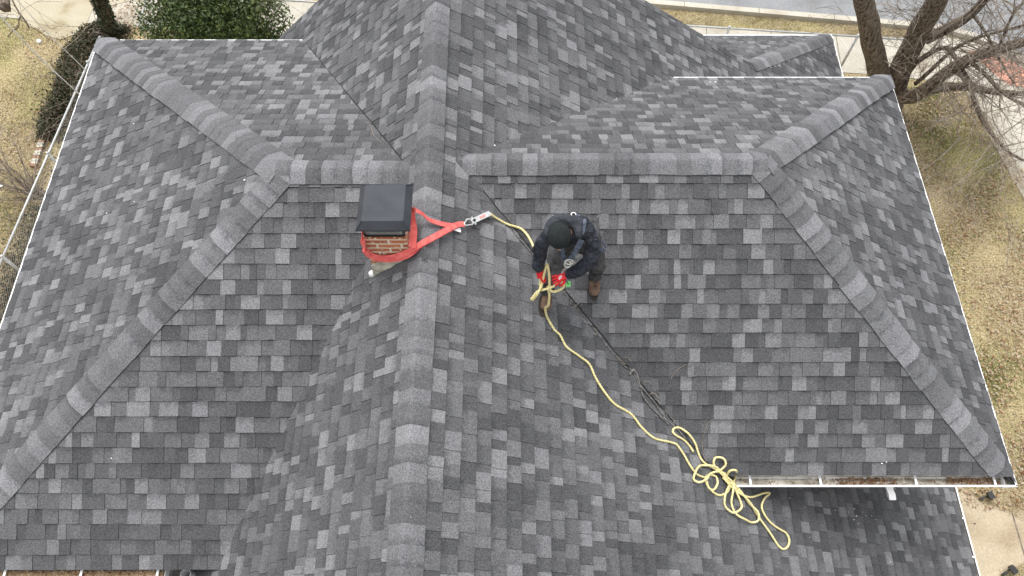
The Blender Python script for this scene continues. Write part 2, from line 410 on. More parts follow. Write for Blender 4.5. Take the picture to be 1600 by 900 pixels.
def cap_line(bm, p0, p1, nA, nB, seed, w=.15, e=.145, flip=False, rise=.0145):
    """overlapping cap shingles from p0 (exposed end first) towards p1, folded over planes with normals nA, nB"""
    rnd = random.Random(seed); uvl = bm.loops.layers.uv.verify()
    p0 = Vector(p0); p1 = Vector(p1); d = (p1 - p0); Ln = d.length; d.normalize()
    sA = nA.cross(d); sA = sA if sA.dot(nB) < 0 else -sA
    sB = nB.cross(d); sB = sB if sB.dot(nA) < 0 else -sB
    up = (nA + nB).normalized()
    prof = [(sA, 1.0), (sA, .6), (sA, .3), (sA, .16), (sA, .07), (None, 0), (sB, .07), (sB, .16), (sB, .3), (sB, .6), (sB, 1.0)]
    x = 0.
    while x < Ln:
        tone = rnd.random(); L = e + .03; jw = rnd.uniform(-.005, .005); skew = rnd.uniform(-.006, .006)
        sw = .008 * math.sin(x * 1.3 + seed)
        rows = []
        for q, (xx, h) in enumerate(((x - .004, -.006), (x, .0105), (min(x + L * .5, Ln), .0075), (min(x + L, Ln), .0045))):
            row = []
            for s, k in prof:
                rnd_drop = -.02 * math.exp(-(k / .13) ** 2) * .5
                base = p0 + d * (xx + (skew * k if s is sA else -skew * k)) + up * (rise + rnd_drop * .6)
                off = (s * (k * (w + jw))) if s is not None else Vector((0, 0, 0))
                nrm = nA if s is sA else (nB if s is sB else up)
                row.append(bm.verts.new(base + off + nrm * (h * (1 if k < .99 else .7)) + sA * sw * 0.6 ))
            rows.append(row)
        for ri in range(3):
            top = [bm.verts.new(v.co) for v in rows[1]] if ri == 0 else rows[ri + 1]
            for i in range(len(prof) - 1):
                f = bm.faces.new((rows[ri][i], rows[ri][i+1], top[i+1], top[i])); f.smooth = ri > 0
                f.material_index = 1 if ri == 0 else 0
                for lp in f.loops:
                    lp[uvl].uv = (tone, .5 if lp.vert in rows[2] else (0 if lp.vert in rows[1] else 1))
        for side in (0, len(prof) - 1):             # edge skirts down to the slope
            nrm = nA if side == 0 else nB
            for ri in (1, 2):
                a, b = bm.verts.new(rows[ri][side].co), bm.verts.new(rows[ri+1][side].co)   # own vertices: a crisp edge
                a2 = bm.verts.new(a.co - nrm * .015); b2 = bm.verts.new(b.co - nrm * .015)
                f = bm.faces.new((a, b, b2, a2)); f.material_index = 1; f.smooth = False
        x += e
    return bm

# ------------------------------------------------------------------ ground setting
def sheet(name, pts, z, m, kind='structure'):
    bm = bmesh.new(); bm.faces.new([bm.verts.new((x, y, z)) for x, y in pts])
    o = link(name, bm, m); tag(o, kind=kind); return o
bm = bmesh.new()
bmesh.ops.create_grid(bm, x_segments=1, y_segments=1, size=120)
o = link('ground', bm, M_lawn); tag(o, kind='structure')
def gp(px, py, z=0.): v = at_z(px, py, z); return (v.x, v.y)
# street beyond the kerb
ka = Vector((*gp(1030, 4), 0)); kb = Vector((*gp(1425, 38), 0)); kd = (kb - ka).normalized(); kn = Vector((-kd.y, kd.x, 0))
k0 = ka - kd * 45; k1 = kb
bm = bmesh.new()
corner = kb + kd * .3
def road_pts():
    pts = [k0, corner]
    for i in range(1, 9):      # kerb return round the corner
        a = i / 8 * R(80); pts.append(corner + kd * 3.0 * math.sin(a) - kn * 3.0 * (1 - math.cos(a)))
    last = pts[-1]; dr = (pts[-1] - pts[-2]).normalized(); pts.append(last + dr * 40)
    return pts
rpnts = road_pts()
vs = [(p.x, p.y) for p in rpnts] + [(rpnts[-1].x + 40, rpnts[-1].y), (rpnts[-1].x + 40, 90), (k0.x, 90)]
sheet('road', vs, .008, M_road)
bm = bmesh.new(); prev = None
for i, p in enumerate(rpnts):
    t = (rpnts[min(i+1, len(rpnts)-1)] - rpnts[max(i-1, 0)]).normalized(); nn = Vector((-t.y, t.x, 0))
    ring = [bm.verts.new(p + nn * a + Vector((0, 0, b))) for a, b in ((-.02, -.05), (-.02, .1), (-.035, .115), (-.19, .12), (-.2, -.05))]
    if prev:
        for k in range(4): bm.faces.new((prev[k], prev[k+1], ring[k+1], ring[k]))
    prev = ring
o = link('kerb', bm, M_conc); tag(o, kind='structure')
bm = bmesh.new()
for i in range(14):
    p = corner - kd * (.4 + i * 1.75) - kn * .11
    obox(bm, p + Vector((0, 0, .119)), kd * .006, kn * .088, Vector((0, 0, .003)))
o = link('kerb_joints', bm, M_joint); tag(o, kind='structure')
# pavement along the street
s0 = Vector((*gp(1090, 41), 0)); s1 = Vector((*gp(1410, 60), 0)); sd = (s1 - s0).normalized(); sn = Vector((-sd.y, sd.x, 0))
f0 = at_z(1088, 41, 1.07); f1 = at_z(1340, 57, 1.07); f0.z = f1.z = 0; fd = (f1 - f0).normalized()
a = s0 - sd * 30; b = s1 + sd * .3; c = f1 + fd * 2.2; d = f0 - fd * 30
pv = [(p.x, p.y) for p in (a, b, c, d)]
sheet('pavement', pv, .012, M_conc)
# corner apron and the side pavement running down the right
ap = [gp(1395, 122), gp(1450, 50)] + [(p.x - .2 * 0, p.y) for p in [corner - kn * .2]] + [((p + Vector((-.18, -.0, 0))).x, (p + Vector((-.18, -.12, 0))).y) for p in rpnts[3:9]] + [gp(1640, 90), gp(1760, 330), gp(1600, 312), gp(1556, 233), gp(1526, 180), gp(1500, 131)]
sheet('corner_pavement', [gp(1395, 120), gp(1432, 47), gp(1500, 62), gp(1580, 84), gp(1680, 120), gp(1800, 420), gp(1668, 430), gp(1600, 312), gp(1556, 233), gp(1526, 180), gp(1503, 131)], .016, M_conc)
sheet('ramp_paving', [gp(1512, 82), gp(1545, 76), gp(1606, 112), gp(1612, 140), gp(1572, 132)], .021, M_paver)
bm = bmesh.new()
for q in ((1395, 120, 1432, 47), (1503, 131, 1530, 72), (1556, 233, 1680, 200), (1600, 312, 1720, 275), (1526, 180, 1640, 150)):
    pa = at_z(q[0], q[1], .0185); pb = at_z(q[2], q[3], .0185); dd = (pb - pa).normalized(); n_ = Vector((-dd.y, dd.x, 0))
    bm.faces.new([bm.verts.new(x) for x in (pa - n_*.012, pb - n_*.012, pb + n_*.012, pa + n_*.012)])
for i in range(14):
    pa = s0 + sd * (3.2 - i * 1.5); pb = pa - sn * 1.25
    pa = pa.copy(); pb = pb.copy(); pa.z = pb.z = .0145; dd = sd
    bm.faces.new([bm.verts.new(x) for x in (pa - dd*.01, pb - dd*.01, pb + dd*.01, pa + dd*.01)])
o = link('pavement_joints', bm, M_joint); tag(o, kind='structure')
# slab at the lower right
sheet('driveway', [gp(1440, 760), gp(1506, 762), gp(1534, 787), gp(1556, 793), gp(1640, 800), gp(1640, 860), gp(1560, 900), gp(1560, 1000), gp(1430, 1000)], .014, M_slab)
bm = bmesh.new()
pa = at_z(1580, 796, .0175); pb = at_z(1601, 868, .0175); dd = (pb - pa).normalized(); n_ = Vector((-dd.y, dd.x, 0))
bm.faces.new([bm.verts.new(x) for x in (pa - n_*.012, pb - n_*.012, pb + n_*.012, pa + n_*.012)])
o = link('driveway_joint', bm, M_joint); tag(o, kind='structure')
# worn pale patio top left
rnd = random.Random(5)
pts = [gp(*p) for p in ((-60, -30), (-60, 20), (20, 22), (50, 44), (72, 56), (95, 62), (118, 57), (134, 40), (140, 22), (150, 8), (225, 4), (230, -60), (60, -60))]
pts2 = []
for i in range(len(pts)):
    a_, b_ = Vector((*pts[i], 0)), Vector((*pts[(i+1) % len(pts)], 0))
    for k in range(10):
        q = a_.lerp(b_, k / 10); pts2.append((q.x + .12 * noise.noise(q * 2.5), q.y + .12 * noise.noise(q * 2.5 + Vector((9, 0, 0)))))
M_patio = concrete_material('worn_patio', (.36,.32,.23), (.41,.37,.29), (.24,.19,.11))
sheet('patio', pts2, .02, M_patio)

# ------------------------------------------------------------------ house
house = empty('house', (0, 3.8, 0))
tag(house, 'house with grey shingled hipped roof, brick chimney and white gutters, filling the photo', 'house')
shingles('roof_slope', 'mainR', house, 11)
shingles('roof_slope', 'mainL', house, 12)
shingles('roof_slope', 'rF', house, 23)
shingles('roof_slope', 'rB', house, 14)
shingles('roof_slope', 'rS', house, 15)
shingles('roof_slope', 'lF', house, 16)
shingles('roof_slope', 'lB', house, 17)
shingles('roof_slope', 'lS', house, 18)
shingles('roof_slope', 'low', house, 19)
N = {k: pnormal(v[0]) for k, v in SL.items()}
def capobj(p0, p1, a, b, seed, cuts=(), **k):
    bm = bmesh.new(); bm.loops.layers.uv.new('UVMap')
    cap_line(bm, p0, p1, N[a], N[b], seed, **k)
    for co, no in cuts: bmesh.ops.bisect_plane(bm, geom=bm.verts[:]+bm.edges[:]+bm.faces[:], plane_co=co, plane_no=no, clear_outer=True)
    return link('ridge_cap', bm, [M_cap, M_edge], house, recalc=False)
RA = P(.326, .5715, .238); LA = P(-.284, .5555, .24)
capobj(P(.677, .2195, .0046), RA + Vector((.08, -.08, -.05)) * 0, 'rF', 'rS', 31, w=.16, cuts=(((0, .2215*H, 0), (0, -1, 0)), ((.684*H+.005, 0, 0), (1, 0, 0))))
capobj(P(.69, .9366, .002), RA, 'rB', 'rS', 32, w=.17, cuts=(((0, .9306*H+.005, 0), (0, 1, 0)), ((.684*H+.005, 0, 0), (1, 0, 0))))
capobj(P(-.745, .095, .0025), LA, 'lF', 'lS', 33, w=.155)
capobj(P(-.7567, 1.028, .001), LA, 'lB', 'lS', 34, w=.175, cuts=(((0, 1.022*H+.005, 0), (0, 1, 0)), ((-.7507*H-.005, 0, 0), (-1, 0, 0))))
capobj(RA + Vector((.06, 0, .004)), P(-.066, .5715, .238) + Vector((0, 0, .004)), 'rF', 'rB', 35, w=.15, rise=.013)
capobj(LA - Vector((.06, 0, -.004)), P(-.116, .5555, .24) + Vector((0, 0, .004)), 'lF', 'lB', 36, w=.15, rise=.013)
capobj(P(RX, YR, RZ) + Vector((0, 0, .005)), P(RX, YF, RZ) + Vector((0, 0, .005)), 'mainL', 'mainR', 37, w=.165, rise=.012)
capobj(P(.803, 1.388, -.342), P(.505, 1.10, -.142), 'mainR', 'low', 38, w=.155)

# thin dark strip along the crease where two slopes meet
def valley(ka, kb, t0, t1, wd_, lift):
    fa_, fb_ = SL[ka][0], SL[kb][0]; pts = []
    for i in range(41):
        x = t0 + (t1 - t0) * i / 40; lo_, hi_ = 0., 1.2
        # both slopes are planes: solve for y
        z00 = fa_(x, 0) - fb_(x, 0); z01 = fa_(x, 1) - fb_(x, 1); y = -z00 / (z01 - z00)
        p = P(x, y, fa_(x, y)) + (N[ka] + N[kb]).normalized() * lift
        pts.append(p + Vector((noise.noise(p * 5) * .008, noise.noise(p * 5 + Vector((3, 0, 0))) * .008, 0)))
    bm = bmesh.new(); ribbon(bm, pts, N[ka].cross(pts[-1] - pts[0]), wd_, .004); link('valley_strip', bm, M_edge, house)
valley('mainL', 'lB', -.125, -.355, .009, .014)
valley('mainR', 'rF', -.03, .06, .006, .014)
valley('mainR', 'rF', .065, .285, .011, .016)

# walls under the roofs
bm = bmesh.new()
def prism_y(poly, y0, y1):
    a = [bm.verts.new((x, y0, z)) for x, z in poly]; b = [bm.verts.new((x, y1, z)) for x, z in poly]
    n = len(poly); bm.faces.new(a); bm.faces.new(b[::-1])
    for i in range(n): bm.faces.new((a[i], a[(i+1) % n], b[(i+1) % n], b[i]))
zr = lambda x: z_mainR(x, 0) * H + E - .09
zl = lambda x: z_mainL(x, 0) * H + E - .09
prism_y([(-.46*H, 0), (.765*H, 0), (.765*H, zr(.765)), (RX*H, zr(RX)-.01), (-.46*H, zl(-.46))], YF*H + .3, YR*H - .25)
box(bm, (.0, YR*H - .24, 0), (.76*H, 1.35*H, E + ZE*H - .05))
box(bm, (.1*H, .262*H, .004), (.645*H, .892*H, E - .11))
box(bm, (-.71*H, .145*H, .003), (-.2*H, .982*H, E - .13))
link('wall', bm, M_siding, house)
# soffits
for a_, b_ in (((.3*H, .2235*H, E - .105), (.677*H, .925*H, E - .085)), ((-.744*H, .1*H, E - .125), (-.445*H, 1.015*H, E - .105))):
    bm = bmesh.new(); box(bm, a_, b_); link('soffit', bm, M_white, house)
# gutters: troughs with back, bottom, front and lip
def gutter(p0, p1, out, width=.11, depth=.09, hangers=(), fill=None, top=0.):
    """p0-p1: line of the outer lip; out: outward direction"""
    bm = bmesh.new(); p0 = Vector(p0); p1 = Vector(p1); out = Vector(out).normalized(); Z = Vector((0, 0, 1))
    prof = [(-width, 0), (-width, -depth), (-.035, -depth), (-.004, -.03), (0, -.004), (0, 0), (-.018, 0), (-.018, -.006), (-.008, -.034), (-.038, -depth+.003), (-width+.003, -depth+.003), (-width+.003, 0)]
    A = [bm.verts.new(p0 + out * a + Z * (b + top)) for a, b in prof]; B = [bm.verts.new(p1 + out * a + Z * (b + top)) for a, b in prof]
    n = len(prof)
    for i in range(n): 
        f = bm.faces.new((A[i], A[(i+1) % n], B[(i+1) % n], B[i])); f.material_index = 1 if i in (7, 8, 9, 10) else 0
    d = (p1 - p0).normalized()
    for q, s in ((p0, 1), (p1, -1)):   # end caps
        cp = [q + out * a + Z * (b + top) for a, b in ((-width, -.002), (-width, -depth), (-.035, -depth), (-.004, -.03), (0, -.002))]
        f1 = [bm.verts.new(c) for c in cp]; f2 = [bm.verts.new(c + d * s * .003) for c in cp]
        bm.faces.new(f1); bm.faces.new(f2[::-1])
        for i in range(5): bm.faces.new((f1[i], f1[(i+1) % 5], f2[(i+1) % 5], f2[i]))
    o = link('gutter', bm, [M_white, M_trough], house)
    for t in hangers:
        hb = bmesh.new(); c = p0.lerp(p1, t)
        sk = d * .004
        obox(hb, c - out * (width * .5 + .004) + Z * (top + .003), d * .011, out * (width * .5) , Z * .0025)
        obox(hb, c - out * (width - .004) + Z * (top + .006), d * .018, out * .003, Z * .006)
        link('hanger', hb, M_white, o)
    return o
eR = .684 * H; eL = -.7507 * H
def xt(p0, p1, px):          # fraction along a line (constant y) seen at px column
    best = min(((abs(791 + F_PX * (p.x / (p.y*math.cos(TH) + (CAM.z-p.z)*math.sin(TH))) - px), t) for t in [i/400 for i in range(401)] for p in [Vector(p0).lerp(Vector(p1), t)]), key=lambda q: q[0])
    return best[1]
gfa, gfb = (.298*H, .2105*H, E - .012), (eR + .03, .2105*H, E - .012)
gut_front = gutter(gfa, gfb, (0, -1, 0), .115, .09, [xt(gfa, gfb, p) for p in (1173, 1284, 1433, 1556)])
gutter((eR + .03, .2105*H + .005, E - .012), (eR + .03, .937*H, E - .012), (1, 0, 0), .12, .09)
gutter((.30*H, .9306*H + .035, E - .012), (eR + .028, .9306*H + .035, E - .012), (0, 1, 0), .12, .09)
gutter((eL - .03, .085*H, E - .012), (eL - .03, 1.0265*H, E - .012), (-1, 0, 0), .12, .09)
gutter((eL - .028, 1.022*H + .03, E - .012), (-.37*H, 1.022*H + .03, E - .012), (0, 1, 0), .12, .09)
gla, glb = (eL - .028, .0895*H, E - .0), (-.435*H, .0895*H, E - .0)
gut_left = gutter(gla, glb, (0, -1, 0), .13, .09, [xt(gla, glb, p) for p in (3, 123)] + [.97])
lo_a, lo_b = (.805*H + .055, YF*H, E + z_mainR(.805, 0)*H - .01), (.805*H + .055, 1.39*H, E + z_mainR(.805, 0)*H - .01)
gutter(lo_a, lo_b, (1, 0, 0), .13, .09, [i / 24 for i in range(1, 24)])
gutter((-.2*H, 1.39*H + .03, E + ZE*H - .012), (.805*H + .052, 1.39*H + .03, E + ZE*H - .012), (0, 1, 0), .12, .09)
# leaf litter inside the troughs
def litter(name, p0, p1, dy, z, n, seed, size=.022, dens=None, mats=None, parent=None):
    rnd = random.Random(seed); bm = bmesh.new(); p0 = Vector(p0); p1 = Vector(p1)
    for i in range(n):
        t = rnd.random()
        if dens and rnd.random() > dens(t): continue
        c = p0.lerp(p1, t) + Vector((0, rnd.uniform(0, dy), 0)); c.z = z + rnd.uniform(-.012, .014)
        a = rnd.uniform(0, 6.28); s = size * rnd.uniform(.4, 1.2); v1 = Vector((math.cos(a), math.sin(a), rnd.uniform(-.5, .5))) * s; v2 = Vector((-math.sin(a), math.cos(a), rnd.uniform(-.5, .5))) * s * rnd.uniform(.12, .5)
        f = bm.faces.new([bm.verts.new(c + q) for q in (v1, v2, -v1, -v2)]); f.material_index = rnd.choice((0, 1, 1, 2) if not mats else mats)
    o = link(name, bm, M_dryleaf, parent, recalc=False); return o
d1 = lambda t: (1 if .40 < t < .60 or .78 < t < .98 else (.12 if t > .3 else .04))
o = litter('leaf_litter', (.30*H, .2105*H + .025, 0), (eR, .2105*H + .025, 0), .075, E - .075, 3600, 3, .017, d1); o.parent = None
tag(o, 'brown dead leaves lying in the open gutter below the right wing', 'leaf litter', kind='stuff')
o = litter('leaf_litter', (eL, .0895*H + .02, 0), (-.44*H, .0895*H + .02, 0), .09, E - .05, 7000, 4, .02, None, (0, 0, 0, 1, 2))
tag(o, 'tan dead leaves filling the gutter at the bottom left', 'leaf litter', kind='stuff')
# dried silt in the gutter, as a raised bed
bm = bmesh.new(); prev = None; rnd = random.Random(8)
for i in range(60):
    x = .30*H + (eR - .302*H) * i / 59
    ring = [bm.verts.new((x, .2105*H + .03 + .07 * k / 4, E - .094 + (.012 + .022 * noise.noise(Vector((x*3, k*.5, 0)))) * (1 if 0 < k < 4 else .4))) for k in range(5)]
    if prev:
        for k in range(4): bm.faces.new((prev[k], prev[k+1], ring[k+1], ring[k]))
    prev = ring
o = link('silt', bm, M_trough, gut_front)
# downspout under the front gutter
bm = bmesh.new()
c0 = Vector(gfa).lerp(Vector(gfb), xt(gfa, gfb, 1397)); q = c0 + Vector((0, -.05 + .0, 0))
dpts = [c0 + Vector((0, .045, -.085)), c0 + Vector((.03, .02, -.16)), c0 + Vector((.06, -.01, -.2)), c0 + Vector((.085, -.06, -.26))]
for i in range(3):
    a_, b_ = dpts[i], dpts[i+1]; dd = (b_ - a_); side = Vector((1, 0, 0)); nn = dd.cross(side).normalized()
    obox(bm, (a_ + b_) / 2, side * .034, nn * .026, dd * .54)
bmesh.ops.bevel(bm, geom=bm.edges[:], offset=.005, segments=1)
link('downspout', bm, M_white, house)
# plumbing pipe by the end of the left gutter
bm = bmesh.new(); pc = at_z(290, 897, E - .1)
prof = [(.052, -1.8), (.052, 0), (.047, .004), (.043, 0), (.043, -1.0)]
prev = None
for k in range(25):
    a_ = 2*math.pi*k/24; ring = [bm.verts.new(pc + Vector((r_*math.cos(a_), r_*math.sin(a_), z_))) for r_, z_ in prof]
    if prev:
        for j in range(4): bm.faces.new((prev[j], prev[j+1], ring[j+1], ring[j]))
    prev = ring
link('vent_pipe', bm, M_galv, house, smooth=True)
bm = bmesh.new(); box(bm, (-.46*H, -.1*H, E - 1.3), (-.3*H, .13*H, E - 1.2)); link('dark_slab', bm, M_edge, house)  # near-black slab below the end of the left gutter, around the pipe

# chimney
CX0, CX1, CY0, CY1 = -1.19, -.83, 3.14, 3.51
cz0, cz1 = E + .9, E + 2.15
def uvbox(bm, a, b):
    uvl = bm.loops.layers.uv.verify(); n0 = len(bm.faces); box(bm, a, b)
    bm.faces.ensure_lookup_table()
    for f in bm.faces[n0:]:
        f.normal_update()
        for lp in f.loops:
            c = lp.vert.co
            lp[uvl].uv = (c.x + 3.03 if abs(f.normal.y) > .5 else c.y + 5.1, c.z + .012) if abs(f.normal.z) < .5 else (c.x, c.y)
bm = bmesh.new(); bm.loops.layers.uv.new('UVMap'); uvbox(bm, (CX0, CY0, cz0), (CX1, CY1, cz1))
chim = link('chimney', bm, M_brick, house)
bm = bmesh.new()   # mortar crown smear and cement fillet at the foot
bmesh.ops.create_grid(bm, x_segments=14, y_segments=6, size=1)
zbl = lambda x: (z_mainL(x / H, 0)) * H + E
for v in bm.verts:
    s, t = (v.co.x + 1) / 2, (v.co.y + 1) / 2
    x = CX0 - .01 + (CX1 - CX0 + .0) * s
    zb = zbl(x)
    top = zb + .10 + .11 * (1 - s) + .03 * noise.noise(Vector((x * 12, 0, 0)))
    v.co = Vector((x, CY0 - .004 - .035 * (1 - t) * (.6 + .4 * noise.noise(Vector((x*20, t*5, 2)))), zb + (top - zb) * t))
link('mortar_fillet', bm, M_mortar, chim, smooth=True)
bm = bmesh.new()   # lead-coloured flashing strip following the slope
pts = [Vector((x, CY0 - .05, zbl(x) + .02)) for x in [CX0 - .04 + i * .05 for i in range(12)]]
ribbon(bm, pts, Vector((0, 1, .25)), .11, .006)
pts = [Vector((CX0 - .03, y, zbl(CX0 - .03) + .02)) for y in (CY0 - .08, CY0 + .1, CY1)]
ribbon(bm, pts, Vector((1, 0, .8)), .07, .006)
link('flashing', bm, M_cap, chim)
bm = bmesh.new(); bmesh.ops.create_icosphere(bm, subdivisions=2, radius=1)
fc = rp(582, 428, .03)
for v in bm.verts: v.co = fc + Vector((v.co.x * .035, v.co.y * .03, v.co.z * .05)) + Vector((.01 * noise.noise(v.co * 3), 0, 0))
link('white_sealant', bm, M_white, chim, smooth=True)
# crown, spark guard mesh, sheet-metal cap
bm = bmesh.new(); box(bm, (CX0 + .012, CY0 + .012, cz1 + .002), (CX1 - .012, CY1 - .012, cz1 + .03)); link('crown', bm, M_edge, chim)
bm = bmesh.new(); box(bm, (CX0 + .035, CY0 + .03, cz1 + .03), (CX1 - .035, CY1 - .03, cz1 + .17)); link('flue', bm, M_edge, chim)
bm = bmesh.new()
x0, x1, y0, y1, z0, z1 = CX0 + .02, CX1 - .02, CY0 + .018, CY1 - .018, cz1 + .03, cz1 + .2
nd_x = 22
for k in range(nd_x + 4):
    for s in (1, -1):
        a_ = x0 + (x1 - x0) * (k - 2) / nd_x; b_ = a_ + s * .08
        aa = max(min(a_, x1), x0); bb = max(min(b_, x1), x0)
        for yy in (y0, y1): tube(bm, [(aa, yy, z0), (bb, yy, z1)], .0022, 3)
        aa = y0 + (y1 - y0) * (k - 2) / nd_x; bb = aa + s * .08; aa = max(min(aa, y1), y0); bb = max(min(bb, y1), y0)
        for xx in (x0, x1): tube(bm, [(xx, aa, z0), (xx, bb, z1)], .0022, 3)
link('spark_guard', bm, M_galv, chim)
bm = bmesh.new()
ox0, ox1, oy0, oy1, oz = -1.215, -.775, 3.105, 3.555, cz1 + .18
ix = .052; tz = oz + .062
lo = [bm.verts.new(c) for c in ((ox0,oy0,oz),(ox1,oy0,oz),(ox1,oy1,oz),(ox0,oy1,oz))]
lip = [bm.verts.new(c) for c in ((ox0+.004,oy0+.004,oz-.022),(ox1-.004,oy0+.004,oz-.022),(ox1-.004,oy1-.004,oz-.022),(ox0+.004,oy1-.004,oz-.022))]
hi = [bm.verts.new(c) for c in ((ox0+ix,oy0+ix,tz),(ox1-ix,oy0+ix,tz),(ox1-ix,oy1-ix,tz),(ox0+ix,oy1-ix,tz))]
for i in range(4):
    j = (i+1) % 4; bm.faces.new((lo[i], lo[j], hi[j], hi[i])); bm.faces.new((lip[i], lip[j], lo[j], lo[i]))
bm.faces.new(hi); bm.faces.new(lip[::-1])
bmesh.ops.recalc_face_normals(bm, faces=bm.faces)
bmesh.ops.bevel(bm, geom=[e for e in bm.edges if e.verts[0] in hi or e.verts[1] in hi], offset=.005, segments=2)
link('chimney_cap', bm, M_black, chim)
# standing seams on the cap corners
for (a_, b_) in (((ox0,oy0,oz),(ox0+ix,oy0+ix,tz)), ((ox1,oy0,oz),(ox1-ix,oy0+ix,tz)), ((ox1,oy1,oz),(ox1-ix,oy1-ix,tz)), ((ox0,oy1,oz),(ox0+ix,oy1-ix,tz))):
    bm = bmesh.new(); tube(bm, [Vector(a_) + Vector((0,0,.002)), Vector(b_) + Vector((0,0,.002))], .005, 5)
    link('cap_seam', bm, M_black, chim)

# ------------------------------------------------------------------ anchor sling, hook, rope
sling = empty('anchor_sling', (CX1, CY0, E + 1.6))
tag(sling, 'red webbing sling wrapped round the brick chimney and pulled towards the hook', 'strap')
hookp = rp(722, 352, .05)
bm = bmesh.new()
zf_ = E + 1.66
UP = Vector((0, 0, 1))
# lower wrap, round front of chimney then away to the hook
YC = CY0 - .022
frontA = [at_y(*p, YC) for p in ((569, 388), (577, 397), (592, 402), (612, 402), (632, 396), (642, 391))]
awayA = [rp(656, 382, .06), rp(676, 371, .085), rp(700, 358, .075), rp(714, 351, .06), rp(725, 350, .055)]
zl_ = frontA[0].z
wp = spline([Vector((CX0 + .12, CY1 + .012, zl_ + .03)), Vector((CX0 - .012, CY1 - .02, zl_ + .04)), Vector((CX0 - .015, CY0 + .14, zl_ + .05)), Vector((CX0 - .012, CY0, zl_ + .03))] + frontA + awayA, .03)
nA = len(wp); wd = [(UP * max(0, 1 - i / nA * 1.2) + Vector((-.35, .9, .3)) * max(0, i / nA * 1.5 - .45)) for i in range(nA)]
ribbon(bm, wp, wd, .05, .005)
frontB = [at_y(*p, YC - .008) for p in ((566, 370), (570, 392), (582, 403), (603, 407), (626, 404), (643, 396))]
wp = spline([Vector((CX0 - .012, CY0 + .1, zl_ + .09))] + frontB + [rp(660, 382, .03), rp(680, 371, .05), rp(700, 360, .05), rp(716, 352, .05)], .03); nA = len(wp)
ribbon(bm, wp, [(UP * max(0, 1 - i / nA * 1.3) + Vector((-.35, .9, .5)) * max(0, i / nA * 1.5 - .45)) for i in range(nA)], .042, .005)
# back wrap, coming off the rear corner
wrapC = [Vector((CX0 + .02, CY1 + .012, E + 1.95)), Vector((CX1 - .05, CY1 + .014, E + 2.02)), at_y(645, 327, CY1 - .06), rp(650, 329, .2), rp(660, 334, .13), rp(670, 343, .08), rp(684, 348, .06), rp(702, 352, .06), rp(716, 352, .06)]
wp = spline(wrapC, .03); ribbon(bm, wp, [(Vector((-.2, .4, 1)) if i < len(wp)*.45 else Vector((-.1, 1, .2 + .5*math.sin(i*.25)))) for i in range(len(wp))], .042, .005)
link('webbing', bm, M_red_strap, sling)
bm = bmesh.new()   # turn coming down the right side of the chimney
wp = spline([at_y(644, 328, CY1 - .05), at_y(646, 345, CY0 + .22), at_y(648, 362, CY0 + .12), at_y(646, 388, CY0 - .03)], .03)
ribbon(bm, wp, Vector((1, .35, .15)), .042, .005)
wp2 = [p + Vector((-.03, .01, .01)) for p in wp]; ribbon(bm, wp2, Vector((1, .1, .1)), .025, .005)
link('webbing_turn', bm, M_red_strap, sling)
bm = bmesh.new(); a_ = rp(705, 355, .05); b_ = rp(720, 360, .035)
ribbon(bm, [a_, (a_+b_)/2, b_], Vector((-.4, .9, .3)), .045, .002)
link('care_tag', bm, M_tag, sling)
# snap hook + rope grab
hk = empty('snap_hook', hookp)
tag(hk, 'silver snap hook and rope clamp joining the red sling to the yellow rope', 'hook')
A0 = rp(724, 351, .05); A1 = rp(740, 345, .05); A2 = rp(766, 333, .045); ax = (A2 - A0).normalized(); nz_ = N['mainR']; sd_ = nz_.cross(ax).normalized()
bm = bmesh.new()
loop = []
for k in range(17):
    a_ = 2 * math.pi * k / 16
    loop.append(A0.lerp(A1, .5) + ax * .055 * math.cos(a_) + sd_ * .028 * math.sin(a_) * (1.2 if math.cos(a_) > 0 else .8))
tube(bm, loop, .008, 8, caps=False); link('hook_ring', bm, M_steel, hk, smooth=True)
bm = bmesh.new(); obox(bm, A1, ax * .035, sd_ * .024, nz_ * .012); 
tube(bm, [A1 - sd_ * .04, A1 + sd_ * .04], .01, 8); link('swivel', bm, M_steel, hk)
bm = bmesh.new(); obox(bm, A1.lerp(A2, .55), (A2 - A1) * .42, sd_ * .024, nz_ * .009); bmesh.ops.bevel(bm, geom=bm.edges[:], offset=.005, segments=2)
link('clamp_body', bm, noise_mat('bare_aluminium', g(.45), g(.62), 25, .45, 0, metal=.4), hk)
bm = bmesh.new(); obox(bm, A1.lerp(A2, .5) + nz_ * .0105, (A2 - A1) * .16, sd_ * .012, nz_ * .0012); link('red_marking', bm, noise_mat('faded_red', (.5,.2,.18), (.6,.35,.3), 80, .6, 0), hk)
bm = bmesh.new(); tube(bm, [A1 - nz_*.002, A1 + nz_ * .02], .014, 10); link('bolt', bm, M_dark, hk)

def z5(px, py): return (780 + px / 4.5, 310 + py / 4.5)
def z4(px, py): return (850 + px / 3.6, 440 + py / 3.6)
def z6(px, py): return (1020 + px / 3.75, 640 + py / 3.75)
ROPE_R = .0115
def lay(pts, lift=ROPE_R + .009, only=None): return [rp(x, y, lift, only) for x, y in pts]
